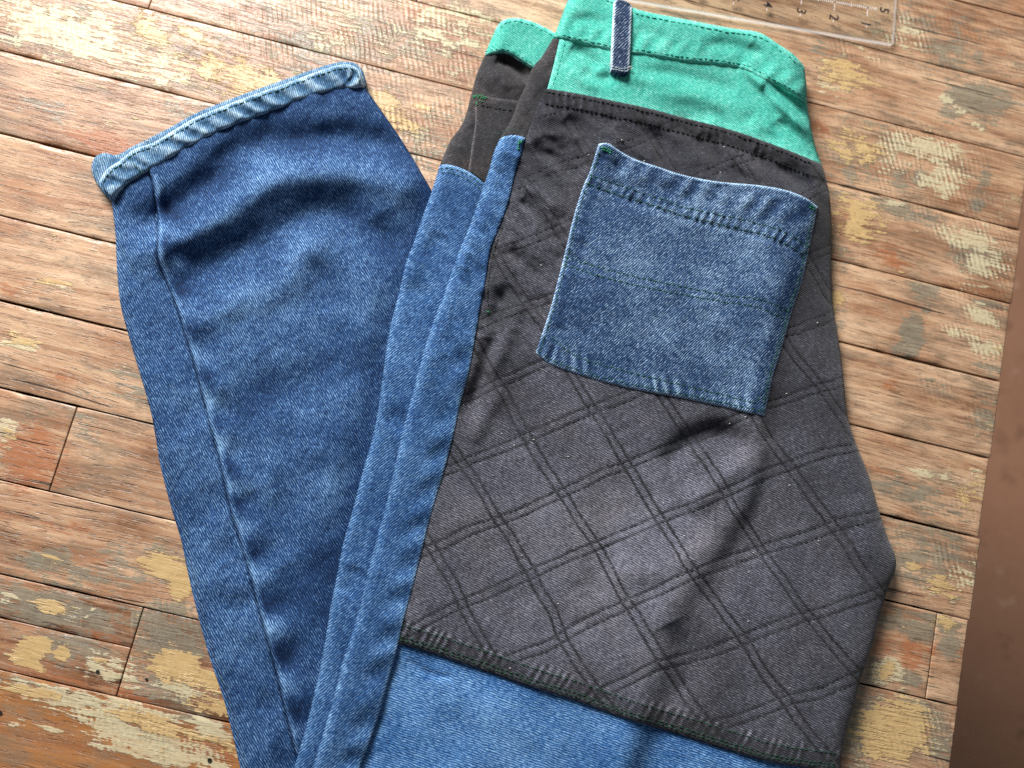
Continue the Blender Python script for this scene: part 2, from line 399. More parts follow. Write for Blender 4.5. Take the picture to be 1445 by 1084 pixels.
# stains measured on the photograph: x, y, radius along, radius across, angle (clockwise), class, strength, comb
O, C, G, R = 0, 1, 2, 3
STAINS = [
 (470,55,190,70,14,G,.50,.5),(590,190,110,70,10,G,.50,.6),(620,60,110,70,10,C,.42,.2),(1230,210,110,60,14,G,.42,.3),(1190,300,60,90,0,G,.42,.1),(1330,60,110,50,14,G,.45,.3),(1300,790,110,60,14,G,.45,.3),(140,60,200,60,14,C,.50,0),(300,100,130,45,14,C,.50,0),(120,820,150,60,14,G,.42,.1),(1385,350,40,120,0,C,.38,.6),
 (212,44,26,13,25,O,1.1,0),(272,47,26,9,28,O,1.2,0),(60,45,75,42,16,C,.80,.2),(150,58,105,45,22,C,.82,.2),(205,38,30,22,30,O,.62,0),(345,108,60,30,14,O,.78,.1),(300,98,60,30,20,O,.66,.1),
 (240,95,80,28,14,C,.78,.1),(160,85,60,18,14,C,.75,0),(115,18,22,16,10,G,.8,0),(20,55,26,14,14,G,.8,0),(380,112,24,18,10,O,.8,0),
 (150,205,52,20,14,R,.95,0),(148,170,14,6,30,C,.95,0),(155,152,22,5,14,C,.6,0),(60,150,70,12,14,G,.55,0),(80,160,25,14,14,G,.6,0),(250,150,50,14,14,G,.5,.5),
 (82,398,32,5,6,O,1.0,0),(90,405,25,5,10,C,.9,0),(30,478,36,9,14,O,.75,0),(34,484,38,12,14,C,.85,0),(10,605,18,18,14,C,.9,.2),(12,612,15,10,14,O,.6,0),(45,640,45,55,0,R,.9,.2),(25,410,40,14,14,R,.55,0),
 (75,530,40,12,14,R,.5,0),(120,590,30,40,0,G,.45,.6),(185,545,40,25,14,G,.55,.2),(150,345,40,12,14,G,.4,0),
 (70,788,16,7,10,O,.66,0),(66,790,38,20,0,G,.9,.1),(120,818,34,16,14,G,.7,.2),(228,799,46,16,14,O,1.2,0),(252,825,17,20,0,O,1.15,0),(205,800,75,32,14,G,.72,.2),
 (90,745,110,18,14,R,.45,0),(130,790,60,18,14,R,.55,0),(240,860,60,14,14,G,.75,.7),
 (72,856,27,9,14,O,1.15,0),(76,857,32,12,14,C,.8,0),(12,844,15,7,14,C,1.0,0),(134,858,5,3,-40,C,1.0,0),(118,873,4,3,0,C,.9,0),(75,858,110,26,14,G,.95,0),(150,890,60,18,14,R,.5,0),
 (48,914,27,18,-10,O,1.15,0),(42,935,26,9,20,O,1.05,0),(88,922,12,12,0,O,1.2,0),(142,933,12,5,14,O,1.0,0),(150,945,50,22,14,C,.80,.3),(95,915,80,28,10,G,.85,0),(135,898,70,8,14,R,.85,0),(160,975,35,10,14,R,.9,0),(90,960,90,12,14,R,.75,0),
 (240,905,60,50,14,G,1.0,1.0),(252,942,42,22,10,O,1.2,.15),(290,962,38,18,14,O,1.1,.3),(270,975,50,20,14,C,.9,.4),(300,995,40,14,14,O,1.0,.4),(255,965,80,40,14,G,.8,.4),(185,985,34,14,14,R,1.0,0),(240,918,30,7,-10,R,.7,0),
 (40,975,50,9,10,O,1.1,.1),(85,985,100,15,14,C,1.1,.2),(60,972,90,10,12,G,1.0,0),(180,1000,90,13,16,C,1.05,.6),(215,1022,62,13,19,O,1.1,.4),(150,1012,60,16,16,C,.95,.8),(235,1045,50,16,18,C,1.05,1.0),(180,1035,75,12,16,C,1.15,.8),
 (215,1066,80,8,12,C,1.1,.9),(130,990,60,12,15,G,.9,.5),(170,1022,80,14,18,G,.8,.9),(300,1030,40,14,28,C,1.1,.2),(325,1055,30,14,28,O,.8,.4),(290,1072,36,14,14,C,.8,.6),(262,1048,38,9,22,R,1.2,0),(318,1066,18,8,14,R,1.1,0),(290,1020,50,12,18,G,.9,0),(22,1022,14,5,0,C,1.0,.3),(68,1028,26,4,20,C,.95,.4),
 (420,55,110,40,14,G,.62,.9),(560,55,120,50,14,G,.62,.6),(500,50,60,14,20,R,.75,.1),(545,75,50,14,20,R,.7,.1),(350,20,55,20,14,R,.62,0),(590,22,26,10,30,R,.9,0),(620,40,70,40,10,C,.62,.4),(470,40,40,40,0,C,.55,1.0),(545,60,30,22,-40,C,.6,1.0),
 (545,142,26,13,20,O,.85,.1),(592,150,16,6,14,O,.95,0),(560,165,45,22,20,O,.62,.1),(600,200,60,34,10,G,.6,.9),(590,180,70,30,14,C,.5,.9),(500,90,60,14,14,R,.55,0),(640,60,60,40,0,G,.55,.3),(440,105,60,20,14,G,.5,.2),(655,20,60,14,14,C,.55,.3),
 (1188,92,26,8,10,O,.95,0),(1195,108,45,22,14,O,.62,.1),(1180,120,50,30,14,C,.55,.1),(1165,75,40,30,14,G,.5,.1),(1220,70,40,14,14,C,.55,1.0),(1280,50,30,30,0,C,.6,1.0),(1290,30,40,30,14,G,.6,.6),(1350,80,60,24,14,G,.6,.1),
 (1385,140,52,34,10,G,1.0,.1),(1345,150,30,22,14,G,.75,.1),(1328,140,15,12,30,C,.7,0),(1360,160,46,3,42,C,1.1,0),(1300,190,60,14,14,R,.35,0),
 (1160,183,22,14,20,R,.85,0),(1205,205,50,28,14,O,.70,.1),(1190,225,60,30,14,G,.6,.1),(1245,205,40,14,14,C,.7,.7),(1310,210,70,20,14,C,.82,1.0),(1285,250,45,22,0,G,.75,1.0),(1330,255,45,30,0,C,.75,1.0),(1260,230,36,24,14,C,.62,1.0),(1380,290,10,15,-75,G,1.1,.2),(1390,250,10,25,20,G,.8,.4),
 (1210,310,40,34,14,O,.82,.1),(1208,292,9,9,0,O,1.2,0),(1190,300,30,50,0,G,.55,.1),(1260,287,16,4,8,C,1.2,0),(1262,290,40,12,14,G,.9,.1),(1300,305,40,12,14,G,.75,.5),(1370,338,52,18,14,C,.85,1.0),(1378,365,45,22,14,G,.9,1.0),(1390,375,40,20,14,C,.8,1.0),(1262,372,12,6,20,R,1.0,0),(1250,360,45,20,14,R,.55,0),
 (1180,422,10,14,40,O,1.0,.1),(1165,440,30,30,0,G,.5,.1),(1310,410,22,12,14,G,1.0,.1),(1287,462,16,20,20,G,1.3,0),(1290,488,18,14,-40,G,1.3,0),(1272,490,14,8,-20,G,1.1,0),(1308,438,5,5,0,G,1.0,0),(1393,428,24,6,12,G,1.2,0),(1385,445,30,12,30,C,.9,1.0),(1360,470,30,8,14,C,.85,1.0),(1390,490,30,14,14,C,.8,1.0),(1398,520,22,10,14,G,.9,.3),
 (1316,545,26,14,14,G,.6,.6),(1390,585,26,26,0,G,.5,.7),(1340,565,40,10,14,C,.4,.5),(1255,545,10,26,60,R,.5,0),
 (1280,690,80,18,14,G,.8,.1),(1300,670,60,12,14,C,.6,.1),(1372,702,30,28,0,O,.68,.3),(1330,715,60,20,14,G,.7,.3),(1260,670,60,6,14,R,.8,0),(1380,665,16,14,0,C,.5,0),
 (1290,800,80,30,14,G,.75,.2),(1350,785,30,30,0,G,.6,.9),(1358,815,24,22,0,C,.85,.7),(1330,825,28,16,14,O,.72,.4),(1292,800,16,8,14,O,.8,0),(1300,835,60,12,14,C,.55,.2),
 (1300,868,28,5,14,G,1.1,0),(1255,877,20,14,0,G,1.1,0),(1296,890,30,14,14,G,1.25,.3),(1338,885,20,14,0,G,1.0,0),(1335,880,20,14,0,O,.55,0),(1342,912,17,20,0,G,1.2,.5),(1252,945,22,22,0,C,1.0,.2),(1250,948,16,16,0,O,.75,.2),(1284,958,32,10,14,G,1.15,.3),(1235,945,20,26,0,G,1.0,0),(1290,920,60,40,14,R,.62,0),
 (1262,1035,46,42,0,O,1.3,.1),(1262,1035,60,54,0,C,.86,.2),(1215,1025,40,60,0,G,.95,.3),(1325,1040,22,45,0,G,.8,.9),(1300,1000,50,14,14,G,.7,.1),(1340,1030,20,50,0,R,.5,0),
]
EU = np.array([math.cos(TH), -math.sin(TH)]); EV = np.array([math.sin(TH), math.cos(TH)])
def stain_fields(uvp):
    """paint classes and trowel ridges at points given in table coordinates"""
    X = uvp[:, :1] * EU + uvp[:, 1:2] * EV
    out = np.zeros((len(X), 4)); cb = np.zeros(len(X))
    for (x, y, ra, rb, an, cl, st, co) in STAINS:
        an = math.radians(an)
        p = np.array([[x, y], [x + ra*math.cos(an), y + ra*math.sin(an)], [x - rb*math.sin(an), y + rb*math.cos(an)]])
        w = slope(p) * CH
        M = np.linalg.inv(np.column_stack([w[1] - w[0], w[2] - w[0]]))
        q = (X - w[0]) @ M.T
        d = np.hypot(q[:, 0], q[:, 1])
        f = st * (1 - smooth(d, .15, 1.75))
        out[:, cl] = np.maximum(out[:, cl], f)
        cb = np.maximum(cb, co * (1 - smooth(d, .8, 1.5)))
    return out, cb

table = tag(empty('table', (0, 0, 0), -TH), 'worn wooden table top of reclaimed planks with flaking paint', 'table')
UE = .3466
SEAM = {-2: .5045, -1: .4480, 0: .3905, 1: .3349, 2: .2777, 3: .2209, 4: .1633, 5: .1072, 6: .0515, 7: -.0033, 8: -.0597, 9: -.1153, 10: -.1697, 11: -.2260, 12: -.2840, 13: -.3400, 14: -.3960}
U0 = -.74
def cuts(k):
    return {7: [-.2588, .3248], 9: [-.1801], 1: [-.30], 3: [.12], 5: [-.55], 10: [-.52], 11: [.05], 8: [.02], 0: [-.12], -1: [-.4], 12: [-.3], 13: [.1], -2: [.15]}.get(k, [])
TONE = {-2: .5, -1: .55, 0: .58, 1: .60, 2: .56, 3: .58, 4: .66, 5: .62, 6: .62, 7: .60, 8: .54, 9: .46, 10: .42, 11: .45, 12: .5, 13: .5}
def plank(u0, u1, v0, v1, tone, orange, gap0, gap1, zoff):
    u0 += .00035; u1 -= .00035; v0 += gap0; v1 -= gap1
    nu = max(2, int((u1 - u0) / .0032)); nv = max(2, int((v1 - v0) / .0032))
    us = np.r_[u0, u0 + .0006, np.linspace(u0, u1, nu + 1)[1:-1], u1 - .0006, u1]
    vs = np.r_[v0, v0 + .0004, np.linspace(v0, v1, nv + 1)[1:-1], v1 - .0004, v1]
    U, V = np.meshgrid(us, vs, indexing='ij')
    X = np.column_stack([U.ravel(), V.ravel()])
    A, B = len(us), len(vs)
    ii, jj = [a.ravel() for a in np.meshgrid(np.arange(A), np.arange(B), indexing='ij')]
    rim = (ii == 0) | (ii == A-1) | (jj == 0) | (jj == B-1)
    Y = X / .00048
    z = zoff + .00022 * vnoise(Y, 130, 3)
    # worn arrises: chips along the long edges
    chip = np.maximum(0, vnoise(Y * [1, .2], 22, 9) - .25) * .0005
    edge = (jj == 0).astype(float) - (jj == B-1).astype(float)
    X[:, 1] += edge * chip
    X[:, 1] += edge * .00025 * vnoise(Y * [1, 0], 60, 4)
    z = np.where(rim, z - .00016, z)
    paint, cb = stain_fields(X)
    n = len(X)
    verts = np.column_stack([X, z])
    idx = np.arange(n).reshape(A, B)
    F = np.column_stack([idx[:-1, :-1].ravel(), idx[1:, :-1].ravel(), idx[1:, 1:].ravel(), idx[:-1, 1:].ravel()]).tolist()
    ring = list(idx[:, 0]) + list(idx[-1, 1:]) + list(idx[-2::-1, -1]) + list(idx[0, -2:0:-1])
    low = verts[ring].copy(); low[:, 2] = -.019
    m = len(ring)
    verts = np.vstack([verts, low])
    for i in range(m):
        F.append([ring[i], n + i, n + (i+1) % m, ring[(i+1) % m]])
    F.append([n + i for i in range(m)][::-1])
    ext = lambda a: np.concatenate([a, a[ring]])
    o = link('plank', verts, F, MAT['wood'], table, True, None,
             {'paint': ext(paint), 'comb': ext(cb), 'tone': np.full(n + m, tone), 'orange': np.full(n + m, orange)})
    o.data.polygons.foreach_set('use_smooth', [i < (A-1)*(B-1) for i in range(len(F))])
    return o
for k in range(-2, 14):
    us = [U0] + cuts(k) + [UE + [.0005, -.0006, .0012, 0][k % 4]]
    for a, b in zip(us[:-1], us[1:]):
        tone = TONE[k] + .05 * RNG.randn() * .5
        if a > -.2 and k <= 7: tone = TONE[k] + .09
        orange = {10: .72, 9: .28, 11: .6}.get(k, .12 + .1 * RNG.rand())
        if a > -.2: orange *= .7
        g = {5: .0010, 4: .0006, 8: .0006}.get(k, .00040)     # gap towards the lower and the upper neighbour
        g1 = {4: .0011, 7: .0006}.get(k, .00040)
        if k == 9 and b < -.1:
            plank(a, b, -.1402, SEAM[9], tone + .02, orange * .6, .0003, g1, -.0002)
            plank(a, b, SEAM[10], -.1402, tone, orange * 1.2, g, .0003, 0)
        else:
            plank(a, b, SEAM[k + 1], SEAM[k], tone, orange, g, g1, -.0001 - .00018 * RNG.rand())

def box(name, lo, hi, mat, parent=None, bev=.002):
    import bmesh
    bm = bmesh.new(); bmesh.ops.create_cube(bm, size=1)
    for v in bm.verts: v.co = Vector([(l + h) / 2 + c * (h - l) for l, h, c in zip(lo, hi, v.co)])
    bmesh.ops.bevel(bm, geom=bm.edges[:], offset=bev, segments=2, affect='EDGES')
    me = bpy.data.meshes.new(name); bm.to_mesh(me); bm.free(); me.materials.append(mat)
    o = bpy.data.objects.new(name, me); COL.objects.link(o)
    if parent: o.parent = parent
    return o
box('sub_top', (U0 + .004, -.392, -.034), (UE - .004, .500, -.0192), MAT['wood_under'], table)
box('apron', (UE - .05, -.37, -.11), (UE - .03, .48, -.0342), MAT['wood_under'], table)
box('apron', (U0 + .03, -.37, -.11), (U0 + .05, .48, -.0342), MAT['wood_under'], table)
for x in (U0 + .06, UE - .11):
    for y in (-.36, .42):
        box('leg', (x, y, -.7498), (x + .05, y + .05, -.0342), MAT['wood_under'], table)
# nail holes: small dark cups of rusty iron
def nail(px, py, r):
    w = slope(np.array([[px, py]]))[0] * CH
    c = np.array([w @ EU, w @ EV])
    vs, fs = [], []
    for j, (rr, z) in enumerate(((1.0, .0003), (.75, .0002), (.45, .00012))):
        for i in range(12):
            t = i * math.pi / 6; vs.append((c[0] + r*rr*math.cos(t)*(1 + .1*math.sin(3*t)), c[1] + r*rr*math.sin(t), z))
    for j in range(2):
        for i in range(12): fs.append((j*12 + i, j*12 + (i+1) % 12, j*12 + 12 + (i+1) % 12, j*12 + 12 + i))
    fs.append(tuple(range(24, 36)))
    link('nail', vs, fs, MAT['iron'], table)
MAT['iron'] = plain('rusty_iron', (.012, .009, .008), .8)
for a in ((138, 948, .0012), (207, 959, .0009), (0.5, 1006, .0012), (296, 1073, .0014)): nail(*a)

# floor far below, out of focus
def floor_material():
    k = NT('worn_concrete_floor')
    tc = k.n('TexCoord').outputs['Object']
    a = k.noise(tc, 6., 4., .6); b = k.noise(tc, 26., 3., .6)
    col = k.mix(a, (.235, .110, .062), (.360, .185, .112))
    col = k.mix(k.step(b, .60, .78, 0., .6), col, (.46, .30, .22))
    col = k.mix(k.step(b, .42, .28, 0., .6), col, (.15, .075, .042))
    k.put(k.b.inputs['Base Color'], col)
    k.b.inputs['Roughness'].default_value = .7
    k.put(k.b.inputs['Normal'], k.bump(b, .4, .004))
    return k.m
fl = link('floor', [(-3, -3, -.75), (3, -3, -.75), (3, 3, -.75), (-3, 3, -.75)], [(0, 1, 2, 3)], floor_material(), None, False)
tag(fl, kind='structure')

# ------------------------------------------------------------------ the jeans
jeans = tag(empty('jeans'), 'folded patchwork jeans of blue denim, charcoal quilted twill and teal waistband, lying on table', 'jeans')

# outlines read off the photograph (picture units; height is added by the surfaces below)
MAIN_L = [(820,-22),(802,0),(793,22),(783,48),(766,78),(751,97),(742,120),(731,144),(722,168),(706,195),(697,215),(690,240),(680,270),(666,310),(646,360),(626,416),(606,470),(590,526),(576,579),(563,632),(551,686),(542,722),(520,804),(507,861),(493,905),(481,943),(470,988),(458,1030),(441,1084),(424,1140),(408,1200)]
MAIN_R = [(1135,94),(1138,120),(1139,144),(1145,183),(1153,215),(1161,236),(1170,272),(1173,310),(1173,364),(1175,427),(1183,478),(1191,540),(1196,588),(1209,629),(1225,669),(1240,720),(1252,757),(1263,784),(1264,802),(1252,834),(1239,878),(1229,918),(1215,958),(1202,1009),(1190,1050),(1186,1084),(1182,1140),(1178,1200)]
MAIN_T = [(820,-22),(848,-10),(869,0),(899,13),(960,26),(1027,39),(1074,47),(1098,62),(1121,78),(1135,94)]
MID_L = [(701,38),(692,58),(684,78),(673,104),(665,133),(656,166),(648,182),(637,196),(628,215),(620,235),(614,255),(605,282),(595,310),(583,345),(576,362),(561,420),(548,476),(538,546),(528,609),(512,665),(498,719),(485,765),(472,830),(466,860),(455,928),(444,976),(431,1030),(415,1084),(398,1150),(384,1205)]
LEG_L = [(157,280),(160,305),(163,335),(165,380),(170,430),(181,472),(195,520),(207,560),(220,610),(235,668),(250,722),(262,762),(272,811),(287,874),(305,938),(322,989),(345,1084),(362,1150),(378,1210)]
LEG_SEAM = [(205,235),(213,250),(220,285),(222,330),(223,360),(228,380),(246,426),(262,476),(279,533),(296,599),(312,659),(324,715),(339,764),(353,814),(369,875),(386,935),(403,1006),(418,1066),(440,1150),(456,1205)]
CUFF_T = [(140,256),(150,240),(170,226),(187,212),(217,201),(242,186),(274,167),(320,148),(360,133),(400,119),(440,104),(478,92),(496,92),(508,101),(515,124)]
CUFF_B = [(158,285),(171,267),(201,245),(230,230),(262,210),(289,196),(320,181),(360,166),(400,151),(440,136),(480,126),(515,124)]
SIDE_SEAM = [(741,194),(735,220),(729,239),(722,268),(716,291),(703,325),(692,352),(687,387),(680,425),(673,462),(663,519),(649,572),(644,596),(630,652),(614,707),(608,727),(597,770),(583,826),(569,878),(561,912),(547,962),(530,1022),(507,1084),(488,1140),(470,1200)]
UP_SEAM = [(790,56),(782,89),(772,126),(760,155),(749,184),(743,205),(729,245),(718,291),(705,326),(694,352)]
WB_BOT = [(783,52),(815,60),(859,70),(890,75),(920,79),(960,86),(1010,91),(1051,98),(1084,115),(1111,129),(1139,146)]
YOKE_BOT = [(772,125),(815,132),(859,141),(920,154),(960,165),(1027,182),(1094,205),(1161,232)]
HEM = [(562,908),(614,923),(682,946),(749,969),(816,990),(883,1014),(960,1037),(1027,1058),(1094,1077),(1186,1090)]
POCK_T = [(845,203),(857,202),(870,210),(888,221),(905,228),(930,236),(960,246),(1010,256),(1074,262),(1111,269),(1138,280),(1154,292)]
POCK_R = [(1154,292),(1147,325),(1140,360),(1131,400),(1118,438),(1104,488),(1091,530),(1079,587)]
POCK_B = [(1079,587),(1010,572),(960,561),(879,546),(812,527),(775,513),(756,498)]
POCK_L = [(756,498),(764,474),(776,438),(790,385),(800,345),(809,308),(823,263),(832,243),(845,203)]
FOLD = [(1160,240),(1140,310),(1120,380),(1098,450),(1084,530),(1077,590),(1073,650),(1062,695),(1030,752),(990,812),(952,870),(932,930),(915,1000),(900,1050),(880,1120),(868,1200)]

L = {k: spline(v) for k, v in dict(ML=MAIN_L, MR=MAIN_R, MT=MAIN_T, IL=MID_L, LL=LEG_L, LS=LEG_SEAM, CT=CUFF_T, CB=CUFF_B, SS=SIDE_SEAM, US=UP_SEAM, WB=WB_BOT, YB=YOKE_BOT, HEM=HEM, PT=POCK_T, PR=POCK_R, PB=POCK_B, PL=POCK_L, FOLD=FOLD).items()}

def roll(d, r, depth):
    t = 1 - np.clip(d / r, 0, 1)
    return depth * (1 - np.sqrt(np.maximum(0, 1 - t * t)))

def z_leg(X):
    h = np.full(len(X), .0115)
    h += crease(X, [(170,320),(229,305),(300,256),(345,212),(430,200),(500,200),(590,222)], 26, -.0048, .1)
    h += crease(X, [(180,370),(236,344),(324,298),(380,258),(430,244),(520,246),(610,280)], 26, .0042, .1)
    h += crease(X, [(225,400),(300,372),(377,338),(430,308),(470,302),(540,335),(590,380)], 28, -.0044, .12)
    h += crease(X, [(250,470),(330,430),(400,400),(445,352),(470,336)], 24, .0026)
    h += crease(X, [(480,345),(520,420),(530,520)], 26, .0016)
    h += crease(X, [(425,360),(455,390),(465,440)], 20, -.0020)
    h += crease(X, [(280,540),(380,500),(450,470)], 40, .0016)
    h += crease(X, [(330,560),(420,540),(520,500)], 30, -.0018)
    h += crease(X, [(350,700),(420,640),(500,600)], 50, .0012)
    h += crease(X, [(400,800),(430,880),(440,980)], 30, -.0016)
    h += .0011 * fbm(X, 110, 2) + .0005 * fbm(rotp(X, 20, 1, 2.), 34, 5) - .0009 * (np.abs(fbm(rotp(X, -35, 2.4, 1), 60, 25)) - .35)
    # dents beside the inner seam
    d, sg, s, _ = polydist(X, L['LS'])
    t = d * sg
    wv = np.sin(2*math.pi*s/74 + 2.2*vnoise(np.column_stack([s, 0*s]), 120, 4))
    h += .0016 * wv * np.exp(-((t + 26) / 17)**2) * smooth(s, 60, 140)
    h += .0009 * np.sin(2*math.pi*s/83 + 1 + 3*vnoise(np.column_stack([s, 0*s]), 140, 6)) * np.exp(-((t - 22) / 16)**2) * smooth(s, 300, 500)
    h -= .0010 * np.exp(-(t / 3.2)**2)
    h += .0013 * np.exp(-((t + 8) / 6)**2)
    # lies flat where the other half presses on it
    di = polydist(X, L['IL'])[0]
    sd = polydist(X, L['IL'])[1]
    tt = di * sd
    w = smooth(tt, -25, 45)
    h = h * w + .0052 * (1 - w)
    dl = polydist(X, L['LL'])[0]
    h -= roll(dl, 26, .0045)
    dr = polydist(X, np.array([(515,124),(531,146),(548,170),(565,195),(582,222),(597,248),(610,272),(640,330)], float))[0]
    h -= roll(dr, 22, .0045)
    return np.maximum(h, .0016)

def z_mid(X):
    h = np.full(len(X), .0135)
    h += .0010 * fbm(X, 90, 12)
    h += crease(X, [(700,82),(722,92),(745,112)], 9, -.0045)
    h += crease(X, [(690,100),(720,128)], 7, .0012) + crease(X, [(672,112),(700,140)], 6, -.0010)
    h += crease(X, [(560,420),(590,410),(610,425)], 14, -.0012) + crease(X, [(545,600),(560,590),(575,605)], 14, -.0016) + crease(X, [(620,330),(600,370)], 14, -.0012)
    h += crease(X, [(500,800),(485,840)], 16, -.0014)
    d = polydist(X, L['IL'])[0]
    h -= roll(d, 17, .0060)
    # pressed down under the upper half
    t = polydist(X, L['ML']); t = t[0] * t[1]
    h -= .0015 * smooth(t, 10, -15)
    return np.maximum(h, .003)

def z_main(X):
    h = np.full(len(X), .0235)
    h += .0019 * fbm(X, 150, 21)
    # waist and yoke
    h += crease(X, [(1045,92),(1075,118),(1105,150),(1150,196)], 8, .0034)
    h += crease(X, [(1078,118),(1110,140),(1146,172)], 10, -.0036)
    h += crease(X, [(1100,168),(1130,200),(1150,222)], 10, -.0012)
    h += crease(X, [(806,66),(828,80),(846,98)], 10, -.0022) + crease(X, [(822,100),(845,112),(870,108)], 8, -.0016)
    h += crease(X, [(800,90),(815,108),(845,126)], 9, .0012) + crease(X, [(870,92),(900,110),(960,118)], 10, .0012)
    h += crease(X, [(910,130),(990,138),(1060,165)], 12, .0014) + crease(X, [(900,100),(970,108),(1040,128)], 10, -.0013)
    h += crease(X, [(800,30),(835,28),(860,34)], 9, -.0013) + crease(X, [(990,62),(1040,66),(1080,80)], 9, -.0012)
    h += crease(X, [(1060,62),(1076,84),(1090,104)], 9, -.0012) + crease(X, [(900,40),(930,52),(950,72)], 8, -.0009)
    # wrinkles between yoke and pocket and down the left of the seat
    a = smooth(X[:, 1], 140, 180) * (1 - smooth(X[:, 1], 470, 560)) * (1 - smooth(X[:, 0], 790, 880))
    b = smooth(X[:, 1], 145, 175) * (1 - smooth(X[:, 1], 250, 330))
    wr = np.abs(fbm(rotp(X, 58, 2.6, 1), 30, 31)) - .35
    wr2 = np.abs(fbm(rotp(X, 40, 2.0, 1), 24, 37)) - .35
    h -= .0019 * np.maximum(a, .8 * b) * wr
    h -= .0014 * np.maximum(a, b) * wr2
    h += crease(X, [(752,214),(790,226),(818,252)], 8, -.0022) + crease(X, [(742,205),(765,190),(795,192)], 8, .0014)
    h += crease(X, [(735,282),(765,312),(790,345)], 8, -.0018) + crease(X, [(738,262),(768,278),(795,305)], 8, .0018)
    h += crease(X, [(800,165),(822,190),(826,215)], 9, -.0018) + crease(X, [(770,150),(800,205)], 8, .0012)
    h += crease(X, [(710,352),(740,368),(762,400)], 9, -.0018) + crease(X, [(720,402),(700,440),(705,475)], 9, -.0018)
    h += crease(X, [(735,420),(718,470),(690,530)], 12, .0024) + crease(X, [(700,470),(675,540),(655,590)], 10, -.0030)
    h += crease(X, [(708,548),(690,575),(668,625)], 13, .0022) + crease(X, [(760,515),(730,550),(712,600)], 18, -.0014)
    h += crease(X, [(900,172),(930,205),(935,232)], 9, -.0016) + crease(X, [(985,190),(1010,222),(1015,250)], 9, -.0014) + crease(X, [(955,180),(975,205),(985,235)], 9, .0012)
    h += crease(X, [(1062,215),(1100,238),(1146,268)], 12, -.0024) + crease(X, [(1020,205),(1050,235),(1075,255)], 9, .0013)
    # seat below the pocket
    h += crease(X, [(935,662),(972,622),(1015,610),(1055,632)], 16, -.0040)
    h += crease(X, [(970,720),(1020,675),(1062,640)], 20, .0030)
    h += crease(X, [(880,600),(900,640),(880,700)], 22, -.0010) + crease(X, [(700,650),(760,720),(840,760)], 40, .0012)
    h += crease(X, [(870,820),(930,800),(985,770)], 22, .0016) + crease(X, [(820,850),(850,800),(880,760)], 18, -.0012)
    h += crease(X, [(1090,620),(1120,700),(1180,760)], 45, .0016) + crease(X, [(1000,900),(1040,860),(1100,850)], 36, .0012) + crease(X, [(945,880),(968,930),(960,1000)], 20, -.0026)
    h += crease(X, [(1205,700),(1225,760),(1240,800)], 18, .0010)
    # the seat turns down towards the right along a soft fold
    d, sg, s, Lg = polydist(X, L['FOLD']); t = d * sg      # t>0 right of the downward line => picture left
    t = -t
    wid = np.interp(s, [0, 250, 360, 470, 700, 850, 960], [36, 32, 18, 16, 32, 24, 18])
    amp = np.interp(s, [0, 120, 300, 400, 620, 850, 960], [.0040, .0085, .0085, .0085, .0055, .0068, .0085])
    h -= amp * .5 * (1 + np.tanh((t - wid * .35) / (wid * .55)))
    h += .0016 * np.exp(-((t + wid * .7) / wid)**2)
    # leg below the hem
    h += crease(X, [(600,960),(700,1010),(800,1050)], 30, .0010) + crease(X, [(575,930),(600,948),(640,958)], 5, -.0008)
    # side seam
    d, sg, s, _ = polydist(X, L['SS']); t = d * sg
    wv = np.sin(2*math.pi*s/58 + 2.4*vnoise(np.column_stack([s, 0*s]), 90, 14))
    h += .0017 * wv * np.exp(-((t - 17) / 12)**2) * smooth(s, 250, 330)
    # outline
    h -= roll(polydist(X, L['ML'])[0], 17, .0065)
    dr = polydist(X, L['MR'])
    dep = np.interp(X[:, 1], [60, 200, 300, 600, 1084], [.012, .011, .009, .0075, .009])
    rr = np.interp(X[:, 1], [60, 200, 260, 420, 700, 1084], [26, 24, 30, 38, 30, 24])
    h -= roll(dr[0], rr, dep)
    h -= roll(polydist(X, L['MT'])[0], 9, .0035)
    h -= .0030 * smooth(X[:, 1], 1120, 1200)
    return np.maximum(h, .004)

G0 = 2.6
PO = [0., 0.]
def plaid_coords(X):
    pw = slope(X) * CH
    warp = .0022 * np.column_stack([fbm(X, 130, 51, 2), fbm(X, 130, 57, 2)]) + .0006 * np.column_stack([fbm(X, 34, 63, 2), fbm(X, 34, 67, 2)])
    d, sg, s, _ = polydist(X, L['FOLD']); t = -d * sg
    sh = np.maximum(0, t) * smooth(X[:, 1], 380, 560)
    pw = pw + warp + np.column_stack([-.16 * sh * .00047, .10 * sh * .00047])
    n1 = np.array([math.cos(math.radians(31)), math.sin(math.radians(31))]); n2 = np.array([-math.sin(math.radians(23)), math.cos(math.radians(23))])
    return np.column_stack([pw @ n1 + PO[0], pw @ n2 + PO[1], 0*d, 0*d + 1])
_p = plaid_coords(np.array([[750., 810.]]))[0]; PO[0] = -_p[0]; PO[1] = -_p[1]
def quilt(X):
    """the quilting pulls the cloth in along every double line"""
    pv = plaid_coords(X); gap = PLAID[1]
    h = np.zeros(len(X))
    m = np.interp(X[:, 1], [120, 250, 480, 600], [.4, .5, .8, 1.])
    for ax in (0, 1):
        sp = PLAID[0][ax]
        for sg in (-gap / 2, gap / 2):
            q = np.abs((pv[:, ax] + sg + sp / 2) % sp - sp / 2)
            h -= .00020 * np.exp(-(q / .0015)**2) * (1 + .7 * vnoise(X, 24, 61 + ax))
        q = np.abs((pv[:, ax] + sp / 2) % sp - sp / 2)
        h -= .00022 * np.exp(-(q / .0075)**2)
    return h * m
